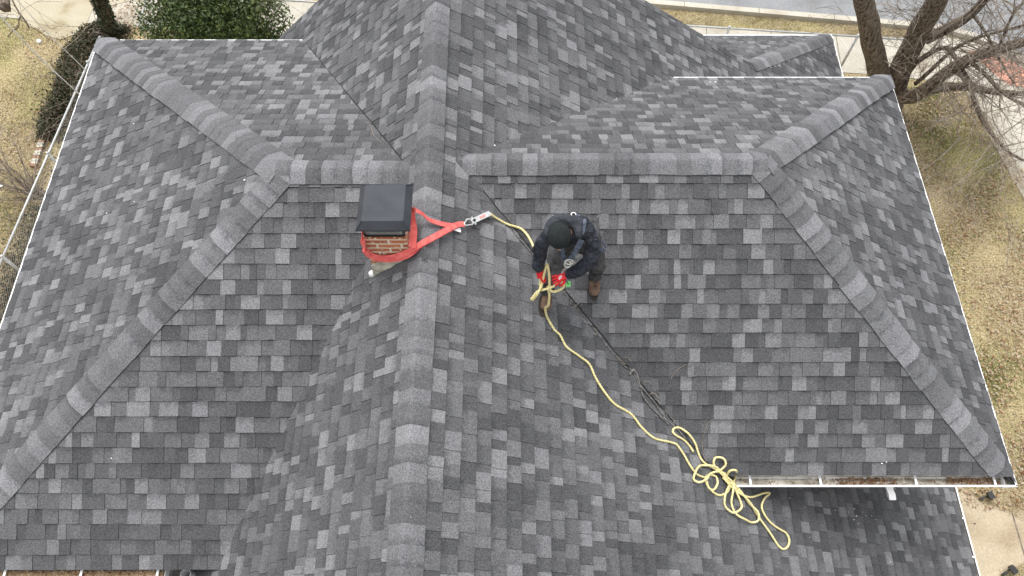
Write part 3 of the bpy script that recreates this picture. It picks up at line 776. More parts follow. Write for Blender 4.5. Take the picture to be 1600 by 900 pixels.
# hand points (held in the air by the worker)
HL = Vector((.295, 2.94, E + 1.85)); HR = Vector((.42, 2.91, E + 1.85))
rope = empty('safety_rope', rp(1130, 745))
tag(rope, 'long yellow rope running from the hook through the worker\'s hands to a loose tangle', 'rope')
seg1 = [A2 - ax * .01] + lay([z5(0, 150), z5(60, 182), z5(150, 212)]) + [rp(*z5(200, 262), .1), rp(*z5(240, 340), .3), rp(*z5(264, 430), .48), HL + Vector((-.01, .02, .03)), HL + Vector((0, -.02, -.05)), at_z(*z5(287, 600), E + 1.78), at_z(*z5(292, 650), E + 1.72)]
bm = bmesh.new(); tube(bm, spline(seg1, .012), ROPE_R, 9, lobes=3, twist=70); link('rope_line', bm, M_rope, rope, smooth=True)
loopk = [at_z(*z5(292, 650), E + 1.72), at_z(*z5(310, 560), E + 1.85), at_z(*z5(330, 470), E + 1.97), at_z(*z5(338, 462), E + 1.97), at_z(*z5(352, 540), E + 1.88), at_z(*z5(358, 640), E + 1.75), at_z(*z5(390, 655), E + 1.72), at_z(*z5(440, 635), E + 1.74), at_z(*z5(458, 605), E + 1.78), at_z(*z5(435, 585), E + 1.8),
         at_z(*z5(380, 620), E + 1.78), at_z(*z5(320, 640), E + 1.76), at_z(*z5(270, 655), E + 1.7), at_z(*z5(225, 712), E + 1.6)]
bm = bmesh.new(); tube(bm, spline(loopk, .012), ROPE_R, 9, lobes=3, twist=70)
tube(bm, spline([at_z(*z5(300, 545), E+1.86), at_z(*z5(300, 600), E+1.8), at_z(*z5(270, 670), E+1.74), at_z(*z5(235, 715), E+1.62)], .012), ROPE_R, 9, lobes=3, twist=70)
link('held_knot', bm, M_rope, rope, smooth=True)
seg2 = [at_z(*z5(340, 620), E + 1.74), at_z(*z5(352, 680), E + 1.66), at_z(*z5(345, 750), E + 1.52)] + [rp(*z4(8, 150), .14), rp(*z4(14, 190), .06)] + lay([z4(*p) for p in ((28, 220), (60, 272), (90, 300), (108, 335), (130, 370), (200, 420), (255, 465), (290, 540), (340, 620), (400, 690), (490, 745), (550, 820), (620, 880), (700, 900))]) + \
    lay([z6(*p) for p in ((110, 193), (140, 205), (180, 260), (220, 330), (260, 380), (310, 405), (325, 455), (355, 470), (378, 435), (372, 395), (335, 382), (308, 400), (318, 440), (350, 480), (390, 502), (430, 488), (450, 460))])
bm = bmesh.new(); tube(bm, spline(seg2, .014), ROPE_R, 9, lobes=3, twist=70); link('rope_line', bm, M_rope, rope, smooth=True)
tangle = [(450, 460), (400, 385), (350, 340), (300, 328), (260, 335), (232, 370), (234, 410), (262, 428), (298, 410), (330, 378), (370, 366), (410, 385), (440, 440), (420, 480), (403, 520), (420, 570), (462, 607), (500, 580), (508, 540), (480, 490), (455, 450), (430, 400),
          (440, 362), (470, 362), (480, 392), (462, 430), (452, 480), (455, 550), (475, 612), (520, 645), (575, 662), (606, 650), (598, 605), (560, 550), (510, 490), (450, 430), (395, 365), (350, 335), (340, 300), (370, 280), (405, 292), (408, 330), (385, 362)]
pts = [p for p in lay([z6(*p) for p in tangle])]
pts = [p + N['mainR'] * (.012 + .014 * (i % 3)) for i, p in enumerate(pts)]
bm = bmesh.new(); tube(bm, spline(pts, .014), ROPE_R, 9, lobes=3, twist=70); link('tangle', bm, M_rope, rope, smooth=True)
big = [(235, 248), (215, 215), (180, 178), (135, 152), (114, 128), (128, 108), (158, 108), (205, 140), (245, 195), (268, 262), (300, 312), (370, 360), (440, 430), (520, 505), (565, 555), (612, 620), (680, 715), (735, 798), (765, 817), (790, 800), (797, 765), (780, 725), (735, 697), (688, 662), (650, 612), (636, 565), (652, 522), (682, 490), (645, 490), (575, 513), (510, 500), (455, 460), (400, 400)]
pts = lay([z6(*p) for p in big]); pts = [p + N['mainR'] * (.004 + (.02 if 10 < i < 15 or i > 29 else 0)) for i, p in enumerate(pts)]
bm = bmesh.new(); tube(bm, spline(pts, .014), ROPE_R, 9, lobes=3, twist=70); link('rope_line', bm, M_rope, rope, smooth=True)
# grey cord and dark strip in the valley
cord = empty('grey_cord', rp(1015, 620))
tag(cord, 'thin dark grey frayed cord lying in the roof valley beside the yellow rope', 'cord')
bm = bmesh.new()
tube(bm, spline(lay([(878, 458), (893, 470), (912, 494), (940, 530), (962, 558), (975, 572), (986, 578), (994, 590), (1002, 612), (1012, 630), (1030, 648), (1048, 662), (1056, 668)], .014), .02), .007, 6)
link('cord_strand', bm, M_grey_rope, cord, smooth=True)
bm = bmesh.new()
tube(bm, spline(lay([(984, 586), (990, 578), (996, 588), (1000, 600), (1008, 612), (1022, 628), (1040, 655), (1058, 670), (1075, 690)], .02), .02), .008, 6)
tube(bm, spline(lay([(985, 584), (988, 577), (995, 583), (1006, 622), (1024, 643), (1046, 664)], .022), .02), .006, 6)
link('frayed_end', bm, M_grey_rope, cord, smooth=True)
bm = bmesh.new()
tube(bm, spline(lay([z5(85, 205), z5(120, 260), z5(190, 340), z5(240, 400), z5(262, 440)], .012), .02), .006, 6); link('cord_strand', bm, M_grey_rope, cord, smooth=True)
# twigs stuck on the roof
for lab, pts in (('pale bent twig on the shingles above the rope tangle', [z6(350, 55), z6(315, 95), z6(292, 190), z6(298, 270), z6(325, 325)]),
                 ('short pale twig on the right slope beside the grey cord', [z4(800, 465), z4(760, 490), z4(725, 525), z4(715, 550)]),
                 ('pale twig caught in the upper left valley', [(572, 190), (580, 198), (583, 210), (595, 222)]),
                 ('dark twig lying at the left wing rear eave beside the evergreen', [(436, 70), (455, 68), (478, 65)])):
    bm = bmesh.new(); tube(bm, spline(lay(pts, .012), .02), .0028, 5); o = link('twig', bm, M_twig); tag(o, lab, 'twig')
bm = bmesh.new(); rnd = random.Random(77)
for i in range(26):   # bits of debris along the valley
    t = rnd.random(); px, py = 880 + t * 180, 458 + t * 210
    a_ = rp(px + rnd.uniform(-6, 6), py + rnd.uniform(-6, 6), .012); b_ = a_ + Vector((rnd.uniform(-.08, .08), rnd.uniform(-.08, .08), 0)); b_.z = a_.z + .005
    tube(bm, [a_, (a_ + b_) / 2 + Vector((.01, .01, .006)), b_], .0025, 4)
o = link('valley_debris', bm, M_twig); tag(o, 'scattered broken twigs and needles along the roof valley', 'debris', kind='stuff')
bm = bmesh.new()
for px, py, s in ((640, 808, .018), (209, 193, .012), (167, 333, .012), (210, 315, .012), (1265, 840, .008), (1335, 795, .01), (1338, 806, .014), (1334, 812, .012), (1341, 818, .01), (1353, 806, .01), (1357, 815, .01), (1305, 797, .008), (1381, 781, .008), (1391, 878, .01), (1258, 792, .01), (1378, 724, .012), (1385, 722, .01), (1234, 778, .007), (382, 281, .014), (174, 716, .01), (666, 308, .008), (688, 300, .006), (1213, 92, .01), (1255, 96, .01), (1118, 128, .018), (1110, 128, .014), (773, 227, .014), (1362, 806, .007), (1348, 800, .006), (1369, 812, .007), (1326, 800, .007)):
    c = rp(px, py, .01); vs = ico(bm, c, s * .75, 1, (1, .7, .35))
o = link('paint_specks', bm, M_white); tag(o, 'small white specks of paint spattered over the dark shingles', 'specks', kind='stuff')

# ------------------------------------------------------------------ worker
def skin(name, verts, edges, parent, m, sub=2, smooth=True, post=None):
    me = bpy.data.meshes.new(name); me.from_pydata([v[:3] for v in verts], edges, []); me.update()
    o = bpy.data.objects.new(name, me); col.objects.link(o)
    md = o.modifiers.new('s', 'SKIN'); md.use_smooth_shade = True; md.branch_smoothing = .6
    for i, v in enumerate(verts):
        sv = me.skin_vertices[0].data[i]; r = v[3]; sv.radius = r if isinstance(r, tuple) else (r, r); sv.use_root = (i == 0)
    sb = o.modifiers.new('d', 'SUBSURF'); sb.levels = sub; sb.render_levels = sub
    dg = bpy.context.evaluated_depsgraph_get(); ev = o.evaluated_get(dg)
    me2 = bpy.data.meshes.new_from_object(ev); bpy.data.objects.remove(o); bpy.data.meshes.remove(me)
    me2.name = name; me2.materials.clear(); me2.materials.append(m)
    for p in me2.polygons: p.use_smooth = True
    o = bpy.data.objects.new(name, me2); col.objects.link(o)
    for v in me2.vertices:
        if post: v.co = post(v.co)
    if parent is not None:
        off = Vector((0, 0, 0)); p = parent
        while p is not None: off += p.location; p = p.parent
        for v in me2.vertices: v.co -= off
        o.parent = parent
    return o
PB = Vector((.58, 3.2, E + 1.14))
worker = empty('person', PB)
tag(worker, 'person in navy jacket, black beanie and red gloves bending over a yellow rope', 'person')
def w(x, y, z, r): return (x, y, z + E, r)
# body inside the clothes: one continuous figure
V = [w(.62,3.30,1.96,.085), w(.575,3.22,2.14,.085), w(.52,3.11,2.30,.08), w(.465,3.04,2.42,.05), w(.41,2.95,2.52,.07), w(.40,2.90,2.51,.06),
     w(.36,3.09,2.36,.04), w(.275,3.04,2.08,.03), w(.29,2.97,1.90,.026),
     w(.66,3.13,2.34,.04), w(.69,2.97,2.08,.03), w(.50,2.93,1.90,.026),
     w(.52,3.35,1.95,.085), w(.41,3.04,1.63,.055), w(.38,3.11,1.32,.04), w(.37,3.0,1.25,.035),
     w(.73,3.37,1.95,.085), w(.82,3.22,1.58,.055), w(.85,3.31,1.23,.04), w(.85,3.2,1.15,.035)]
Ed = [(0,1),(1,2),(2,3),(3,4),(4,5),(2,6),(6,7),(7,8),(2,9),(9,10),(10,11),(0,12),(12,13),(13,14),(14,15),(0,16),(16,17),(17,18),(18,19)]
skin('body', V, Ed, worker, M_skin)
def wr(c):   # cloth folds
    n_ = noise.noise(c * 9) * .018 + abs(noise.noise(c * 17)) * .014 - .006 + noise.noise(c * 34) * .005 + noise.noise(Vector((c.x * 6, c.y * 6, c.z * 26))) * .009
    return c + Vector((n_, n_ * .6, n_))
V = [w(.62,3.31,1.98,(.165,.14)), w(.575,3.24,2.16,(.165,.135)), w(.525,3.13,2.33,(.15,.11)), w(.48,3.07,2.43,.085),
     w(.365,3.08,2.355,.082), w(.292,3.05,2.23,.066), w(.275,3.03,2.09,.06), w(.285,2.985,1.98,.05), w(.288,2.965,1.915,.045),
     w(.665,3.125,2.34,.085), w(.705,3.05,2.21,.074), w(.70,2.965,2.08,.07), w(.61,2.935,1.98,.06), w(.505,2.925,1.90,.048)]
Ed = [(0,1),(1,2),(2,3),(2,4),(4,5),(5,6),(6,7),(7,8),(2,9),(9,10),(10,11),(11,12),(12,13)]
jacket = skin('jacket', V, Ed, worker, M_jacket, 3, post=wr)
# collar / hood roll round the neck
bm = bmesh.new(); ring = []
for k in range(15):
    a_ = R(-20) + R(220) * k / 14
    ring.append(Vector((.445 + .118 * math.cos(a_), 2.985 + .108 * math.sin(a_), E + 2.485 + .035 * math.sin(a_))))
rads = [.028 + .012 * math.sin(math.pi * k / 14) for k in range(15)]
tube(bm, spline(ring, .02), [.03 + .018 * math.sin(math.pi * i / (len(spline(ring, .02)) - 1)) for i in range(len(spline(ring, .02)))], 10)
link('collar', bm, M_collar, jacket, smooth=True)
V = [w(.62,3.31,1.96,(.15,.13)), w(.53,3.29,1.92,.105), w(.455,3.17,1.76,.09), w(.41,3.03,1.63,.078), w(.385,3.05,1.48,.07), w(.365,3.06,1.34,.066),
     w(.72,3.3,1.92,.105), w(.79,3.25,1.74,.09), w(.82,3.2,1.58,.08), w(.84,3.24,1.42,.074), w(.848,3.27,1.23,.07)]
Ed = [(0,1),(1,2),(2,3),(3,4),(4,5),(0,6),(6,7),(7,8),(8,9),(9,10)]
skin('trousers', V, Ed, worker, M_jeans, 2, post=wr)
# beanie
bm = bmesh.new(); vs = ico(bm, (0, 0, 0), 1, 3); Mr = Matrix.Rotation(R(38), 3, 'X') @ Matrix.Rotation(R(-8), 3, 'Y')
HC = Vector((.405, 2.925, E + 2.545))
for v in bm.verts:
    c = v.co.copy()
    c = Vector((c.x * .088, c.y * .104, c.z * .1 + (.012 if c.z > .5 else 0)))
    c *= 1 + .02 * noise.noise(c * 30) + .012 * math.sin(14 * math.atan2(c.y, c.x)) * max(0, .6 - abs(c.z) * 3)
    v.co = HC + Mr @ c
bmesh.ops.bisect_plane(bm, geom=bm.verts[:]+bm.edges[:]+bm.faces[:], plane_co=HC + Mr @ Vector((0, 0, -.045)), plane_no=Mr @ Vector((0, 0, -1)), clear_outer=True)
beanie = link('beanie', bm, M_beanie, worker, smooth=True)
bm = bmesh.new(); rim = [HC + Mr @ Vector((.084 * math.cos(a_), .099 * math.sin(a_), -.038)) for a_ in [2*math.pi*k/24 for k in range(25)]]
tube(bm, rim, .011, 8, caps=False); link('cuff', bm, M_beanie, beanie, smooth=True)
# face: nose, ears, brow line under the beanie
bm = bmesh.new()
vs = ico(bm, (0, 0, 0), 1, 2)
for v in bm.verts:
    c = v.co; v.co = HC + Mr @ Vector((c.x * .07, c.y * .08 - .01, c.z * .08 - .065))
ico(bm, HC + Mr @ Vector((0, -.105, -.075)), .016, 1, (1, 1.1, 1.5))
for s in (-1, 1): ico(bm, HC + Mr @ Vector((s * .082, .0, -.07)), .02, 1, (.5, 1, 1.5))
link('face', bm, M_skin, worker, smooth=True)
# boots
def boot(a, heel, ball, toe, nm):
    a, heel, ball, toe = [Vector(q) for q in (a, heel, ball, toe)]
    V = [(*a, .058), (*((a + heel) / 2), .056), (*heel, .05), (*ball, .056), (*toe, .05)]
    V[3] = (*ball, (.06, .045))
    b = skin('boot', V, [(0,1),(1,2),(1,3),(3,4)], worker, M_boot, 2)
    bm = bmesh.new(); n_ = N[nm]; d = (toe - heel); L = d.length; d.normalize(); s = n_.cross(d).normalized(); prof = []
    for k in range(20):
        t = 2 * math.pi * k / 20; prof.append((math.cos(t) * (L / 2 + .045), math.sin(t) * (.053 + .006 * math.cos(t))))
    c0 = (heel + toe) / 2 - n_ * .046
    A = [bm.verts.new(c0 + d * x + s * y - n_ * .012) for x, y in prof]; B = [bm.verts.new(c0 + d * x + s * y + n_ * .014) for x, y in prof]
    bm.faces.new(A); bm.faces.new(B[::-1])
    for k in range(20): bm.faces.new((A[k], A[(k+1) % 20], B[(k+1) % 20], B[k]))
    link('sole', bm, M_sole, b)
    bm = bmesh.new()
    for k in range(4):
        p = a.lerp(ball, .35 + .17 * k) + n_ * .052; tube(bm, [p - s * .022, p + n_ * .006, p + s * .022], .0035, 5)
    link('lace', bm, M_sole, b)
f1 = rp(849, 472, .055, ['mainR']); f2 = rp(929, 441, .055, ['rF'])
d1_ = Vector((-.02, -.13, 0)); d2_ = Vector((.0, -.13, 0))
def onplane(p, zf, lift): return Vector((p.x, p.y, zf(p.x/H, p.y/H)*H + E)) + pnormal(zf) * lift
boot((f1.x + .01, f1.y + .09, f1.z + .11), onplane(f1 + Vector((.01, .1, 0)), z_mainR, .06), onplane(f1 + Vector((-.005, -.02, 0)), z_mainR, .055), onplane(f1 + Vector((-.015, -.085, 0)), z_mainR, .05), 'mainR')
boot((f2.x, f2.y + .10, f2.z + .12), onplane(f2 + Vector((0, .1, 0)), z_rF, .06), onplane(f2 + Vector((0, -.02, 0)), z_rF, .055), onplane(f2 + Vector((0, -.085, 0)), z_rF, .05), 'rF')
# gloved hands: palm plus four unequal bent fingers and a thumb, closed on the rope
def hand(wrist, palm_dir, back, thumb_side, name='glove'):
    wrist = Vector(wrist); f = Vector(palm_dir).normalized(); b = Vector(back); b = (b - f * b.dot(f)).normalized(); s = b.cross(f).normalized() * thumb_side
    V = []; Ed = []
    def add(p, r): V.append((*p, r)); return len(V) - 1
    i0 = add(wrist + f * .045, (.036, .024)); iw = add(wrist - f * .012, .034); ik = add(wrist + f * .085, (.038, .02)); Ed += [(i0, iw), (i0, ik)]
    o = skin(name, V, Ed, worker, M_red_glove, 2)
    fm = []
    lens = (.072, .08, .075, .058)
    for q in range(4):
        off = s * (.030 - .02 * q); base = wrist + f * (.078 if q else .074) + off
        L = lens[q]; spread = s * (.006 * (1.5 - q))
        p1 = base + f * L * .42 + spread - b * .004; p2 = p1 + f * L * .2 - b * L * .33; p3 = p2 - f * L * .16 - b * L * .24
        skin('finger', [(*(base - f * .018), .0105), (*base, .011), (*p1, .0102), (*p2, .0092), (*p3, .008)], [(0,1),(1,2),(2,3),(3,4)], o, M_red_glove, 1)
    base = wrist + f * .022 + s * .028 - b * .006
    p1 = base + s * .026 + f * .024 - b * .008; p2 = p1 + f * .03 - b * .018 + s * .002; p3 = p2 + f * .016 - b * .014 - s * .01
    skin('thumb', [(*base, .014), (*p1, .0125), (*p2, .011), (*p3, .009)], [(0,1),(1,2),(2,3)], o, M_red_glove, 1)
    bm = bmesh.new(); c = wrist + f * .05 + b * .026
    for k in (-1, 0, 1): obox(bm, c + f * .012 * k + s * .004 * k, f * .0032, s * (.013 - .003 * abs(k)), b * .0015)
    link('print', bm, M_glove_pr, o)
    return o
hand((.285, 2.965, E + 1.915), Vector((.06, -.16, -.5)), Vector((-.5, .1, .6)), -1)
hand((.505, 2.925, E + 1.90), Vector((-.75, -.28, -.25)), Vector((-.1, -.35, 1)), 1)
# harness
har = empty('harness', (.5, 3.1, E + 2.3)); har.parent = worker; har.location = Vector((.5, 3.1, E + 2.3)) - PB
def strap(name, pts, wdir, wdt, m=M_web, parent=har):
    bm = bmesh.new(); ribbon(bm, spline([Vector((x, y, z + E)) for x, y, z in pts], .02), Vector(wdir), wdt, .004)
    me = link(name, bm, m); off = PB if parent is worker else PB + har.location
    for v in me.data.vertices: v.co -= Vector((.5, 3.1, E + 2.3))
    me.parent = har; return me
def on_jacket(x, y, out=.006):   # top surface of the jacket
    hit, loc, nrm, i = jacket.ray_cast(Vector((x, y, E + 3.2)) - PB, Vector((0, 0, -1)))
    return (loc + PB + nrm * out) if hit else Vector((x, y, E + 2.4))
for pts in ([(.56, 3.36), (.585, 3.30), (.61, 3.22), (.625, 3.14), (.61, 3.06), (.58, 3.01)], [(.56, 3.36), (.50, 3.30), (.43, 3.24), (.375, 3.17), (.35, 3.10), (.345, 3.03)]):
    q = [on_jacket(*p) for p in pts]; strap('shoulder_strap', [(v.x, v.y, v.z - E) for v in q], (1, .3, 0), .024)
q = on_jacket(.56, 3.33, .012)
bm = bmesh.new(); ringp = [q + Vector((.02*math.cos(a_), .016*math.sin(a_), .004)) for a_ in [2*math.pi*k/14 for k in range(15)]]
tube(bm, ringp, .004, 6, caps=False); o = link('back_ring', bm, M_steel); 
for v in o.data.vertices: v.co -= Vector((.5, 3.1, E + 2.3))
o.parent = har
strap('chest_strap', [(.60, 3.0, 2.36), (.545, 2.93, 2.24), (.50, 2.94, 2.12), (.485, 3.0, 1.98)], (1, 0, .1), .045)
strap('chest_strap', [(.44, 3.0, 2.30), (.46, 2.97, 2.2), (.48, 2.95, 2.1)], (1, 0, .1), .035)
for (bx, by, bz, sx, sz) in ((.512, 2.925, 2.15, .034, .02), (.505, 2.93, 2.10, .028, .03)):
    bm = bmesh.new(); c = Vector((bx, by, bz + E))
    lp_ = [c + Vector((sx*math.cos(a_), -.01 + .012*math.sin(a_), sz*math.sin(a_))) for a_ in [2*math.pi*k/12 for k in range(13)]]
    tube(bm, lp_, .006, 6, caps=False); obox(bm, c, (sx*.9, 0, 0), (0, .006, 0), (0, .002, .005))
    o = link('buckle', bm, M_steel)
    for v in o.data.vertices: v.co -= Vector((.5, 3.1, E + 2.3))
    o.parent = har
bm = bmesh.new(); tube(bm, spline([Vector((.505, 2.93, E+2.08)), Vector((.495, 2.925, E+2.03)), Vector((.48, 2.93, E+1.98)), Vector((.47, 2.93, E+1.93))], .01), .009, 7)
o = link('carabiner', bm, M_steel)
for v in o.data.vertices: v.co -= Vector((.5, 3.1, E + 2.3))
o.parent = har
strap('leg_strap', [(.79, 3.2, 1.9), (.86, 3.22, 1.8), (.89, 3.3, 1.72), (.86, 3.38, 1.7)], (.2, .4, 1), .03)
bm = bmesh.new(); c = at_z(888, 444, E + 1.68); obox(bm, c, (.02, 0, 0), (0, .022, .01), (0, -.001, .002)); o = link('green_tag', bm, M_green)
for v in o.data.vertices: v.co -= Vector((.5, 3.1, E + 2.3))
o.parent = har
strap('tag_cord', [(.50, 2.94, 1.93), (.515, 2.93, 1.8), (c.x, c.y, c.z - E)], (1, 0, 0), .008)

# ------------------------------------------------------------------ vegetation helpers
def leaves(bm, centre_fn, n, size, rnd, nm=1, flat=0.):
    for i in range(n):
        c = centre_fn(rnd)
        if c is None: continue
        a_ = Vector((rnd.gauss(0, 1), rnd.gauss(0, 1), rnd.gauss(0, 1) * (1 - flat))).normalized(); b_ = a_.orthogonal().normalized()
        b_ = Matrix.Rotation(rnd.uniform(0, 6.28), 3, a_) @ b_; s = size * rnd.uniform(.55, 1.3)
        n_ = a_.cross(b_)
        f = bm.faces.new([bm.verts.new(c + q) for q in (a_ * s, b_ * s * .45 + n_ * s * .12, -a_ * s, -b_ * s * .45 + n_ * s * .12)])
        f.material_index = rnd.randrange(nm)
def branchy(bm, p, d, L, r, rnd, depth, droop=0., split=(2, 4), wob=.35, minr=.003, nside=5):
    pts = [p.copy()]; rs = [r]; n = max(3, int(L / .12)); q = p.copy(); dd = d.normalized(); kids = []
    for i in range(n):
        dd = (dd + Vector((rnd.gauss(0, wob), rnd.gauss(0, wob), rnd.gauss(0, wob) - droop)) * .28).normalized()
        q = q + dd * (L / n); pts.append(q.copy()); rs.append(max(minr, r * (1 - .75 * (i + 1) / n)))
        if depth > 0 and i > 0: kids.append((q.copy(), dd.copy(), rs[-1]))
    tube(bm, pts, rs, nside if r > .012 else 3)
    if depth > 0 and kids:
        for k in range(rnd.randint(*split)):
            kp, kd, kr = rnd.choice(kids)
            nd2 = (kd + Vector((rnd.gauss(0, .7), rnd.gauss(0, .7), rnd.gauss(0, .6)))).normalized()
            branchy(bm, kp, nd2, L * rnd.uniform(.4, .75), max(minr, kr * .65), rnd, depth - 1, droop, split, wob, minr, nside)

# evergreen behind the left wing
ev = empty('evergreen_bush', (-5.45, 11.0, 0)); tag(ev, 'dense dark green evergreen bush behind the rear eave of the left wing', 'bush')
rnd = random.Random(21); bm = bmesh.new()
lob = [(Vector((-5.55 + rnd.uniform(-.75, .75), 11.1 + rnd.uniform(-.8, .8), rnd.uniform(.8, 2.9))), rnd.uniform(.42, .75)) for _ in range(30)]
def ev_c(r):
    c, rad = r.choice(lob); v = Vector((r.gauss(0, 1), r.gauss(0, 1), r.gauss(0, 1))).normalized()
    return c + v * rad * r.uniform(.6, 1.04)
leaves(bm, ev_c, 52000, .036, rnd, 1)
for f in bm.faces:
    if rnd.random() < .06: f.material_index = 1
link('crown', bm, [M_leafdark, M_leafolive], ev, recalc=False)
bm = bmesh.new()
for k in range(5): branchy(bm, Vector((-5.45, 11.0, 0)), Vector((rnd.gauss(0, .25), rnd.gauss(0, .25), 1)), 2.6, .07, rnd, 2, 0)
link('trunk', bm, M_bark, ev)

# ivy clad trunk, top left
iv = empty('ivy_clad_tree', (*gp(166, 48), 0)); tag(iv, 'tree trunk wrapped in dark ivy leaning up at the top left', 'tree')
rnd = random.Random(31); b0 = iv.location.copy(); t1 = at_z(152, -30, 2.6)
bm = bmesh.new(); pts = spline([b0 + Vector((.05, 0, -.02)), b0.lerp(t1, .35) + Vector((.05, 0, 0)), b0.lerp(t1, .7) - Vector((.04, 0, 0)), t1, t1 + (t1 - b0) * .5], .15)
tube(bm, pts, [.15 - .05 * i / len(pts) for i in range(len(pts))], 9); link('trunk', bm, M_bark, iv, smooth=True)
bm = bmesh.new()
def ivc(r):
    p = r.choice(pts[:]); v = Vector((r.gauss(0, 1), r.gauss(0, 1), r.gauss(0, .6))).normalized(); return p + v * r.uniform(.1, .18) + Vector((0, 0, r.uniform(-.1, .1)))
leaves(bm, ivc, 5200, .045, rnd, 2); 
for f in bm.faces: f.material_index = 1 if rnd.random() < .15 else 0
link('ivy', bm, [M_ivy, M_ivydry], iv, recalc=False)
# ivy bank over the fence
ib = empty('ivy_bank', (*gp(130, 110), 0)); tag(ib, 'mound of dark ivy and dead stems over the fence by the left roof corner', 'ivy')
bm = bmesh.new(); path = [gp(*p) for p in ((196, 52), (172, 50), (150, 58), (138, 75), (128, 100), (122, 125), (114, 150), (103, 170), (86, 190), (78, 215))]
wid = [.25, .4, .5, .55, .55, .55, .48, .4, .3, .25]
def ibc(r):
    t = r.random() * (len(path) - 1.001); i = int(t); q = t - i
    x = path[i][0] * (1-q) + path[i+1][0] * q; y = path[i][1] * (1-q) + path[i+1][1] * q; wd_ = wid[i]
    dx, dy = r.gauss(0, .5) * wd_, r.gauss(0, .45) * wd_
    hgt = .55 * (wd_ / .55) * max(.08, 1 - (dx*dx + dy*dy) / (wd_*wd_)) * (.8 + .5 * noise.noise(Vector((x*2, y*2, 0))))
    return Vector((x + dx, y + dy, hgt * r.uniform(.5, 1.05)))
leaves(bm, ibc, 9500, .038, rnd, 2, .3)
for f in bm.faces: f.material_index = 1 if rnd.random() < .42 else 0
link('foliage', bm, [M_ivy, M_ivydry], ib, recalc=False)
bm = bmesh.new()
for k in range(60):
    c = ibc(rnd); branchy(bm, c, Vector((rnd.gauss(0, 1), rnd.gauss(0, 1), .5)), rnd.uniform(.3, .7), .008, rnd, 1, .2)
link('stems', bm, M_twig, ib)
# bare leafless bush on the left, and a brushy clump between fence and wall
for nm_, lab, px, py, n_, L, hgt, seed, r0 in (
    ('bare_bush', 'leafless brown bush growing against the fence at the far left', 62, 310, 22, 1.5, .0, 41, .02),
    ('brush_clump', 'tangle of dry brush between fence and house, lower left corner', 12, 440, 34, .8, .0, 43, .008)):
    e_ = empty(nm_, (*gp(px, py), 0)); tag(e_, lab, 'bush'); rnd = random.Random(seed); bm = bmesh.new()
    for k in range(n_):
        dv = Vector((rnd.gauss(-.35, .6), rnd.gauss(.15, .6), rnd.uniform(.35, 1.2)))
        st = e_.location + Vector((rnd.gauss(0, .12 if nm_ == 'bare_bush' else .45), rnd.gauss(0, .12 if nm_ == 'bare_bush' else .7), 0))
        branchy(bm, st, dv, L * rnd.uniform(.6, 1.1), r0 * rnd.uniform(.5, 1), rnd, 2, .05, (2, 4), .3, .0028)
    link('stems', bm, M_twig, e_)
    if nm_ == 'brush_clump': e_['kind'] = 'stuff'
# dark undergrowth strip beside the wall
ug = empty('undergrowth', (*gp(60, 300), 0)); tag(ug, 'dry brown undergrowth and litter along the foot of the left fence', 'undergrowth', kind='stuff')
bm = bmesh.new(); rnd = random.Random(47)
def ugc(r):
    t = r.random(); x = -8.75 + r.gauss(0, .28); y = 4.5 + 6.5 * t; return Vector((x, y, r.uniform(0, .28)))
leaves(bm, ugc, 12000, .035, rnd, 2, .4)
def ugd(r):
    y = r.uniform(3.6, 8.2); x = -9.0 + r.gauss(0, .33) - .1 * (y < 7); return Vector((x, y, r.uniform(0, .6) * (.6 + .6 * noise.noise(Vector((x * 2, y * 2, 3))))))
leaves(bm, ugd, 15000, .032, rnd, 2, .3)
for f in bm.faces: f.material_index = 0 if rnd.random() < .38 else 1
link('dry_leaves', bm, [M_ivy, M_ivydry], ug, recalc=False)

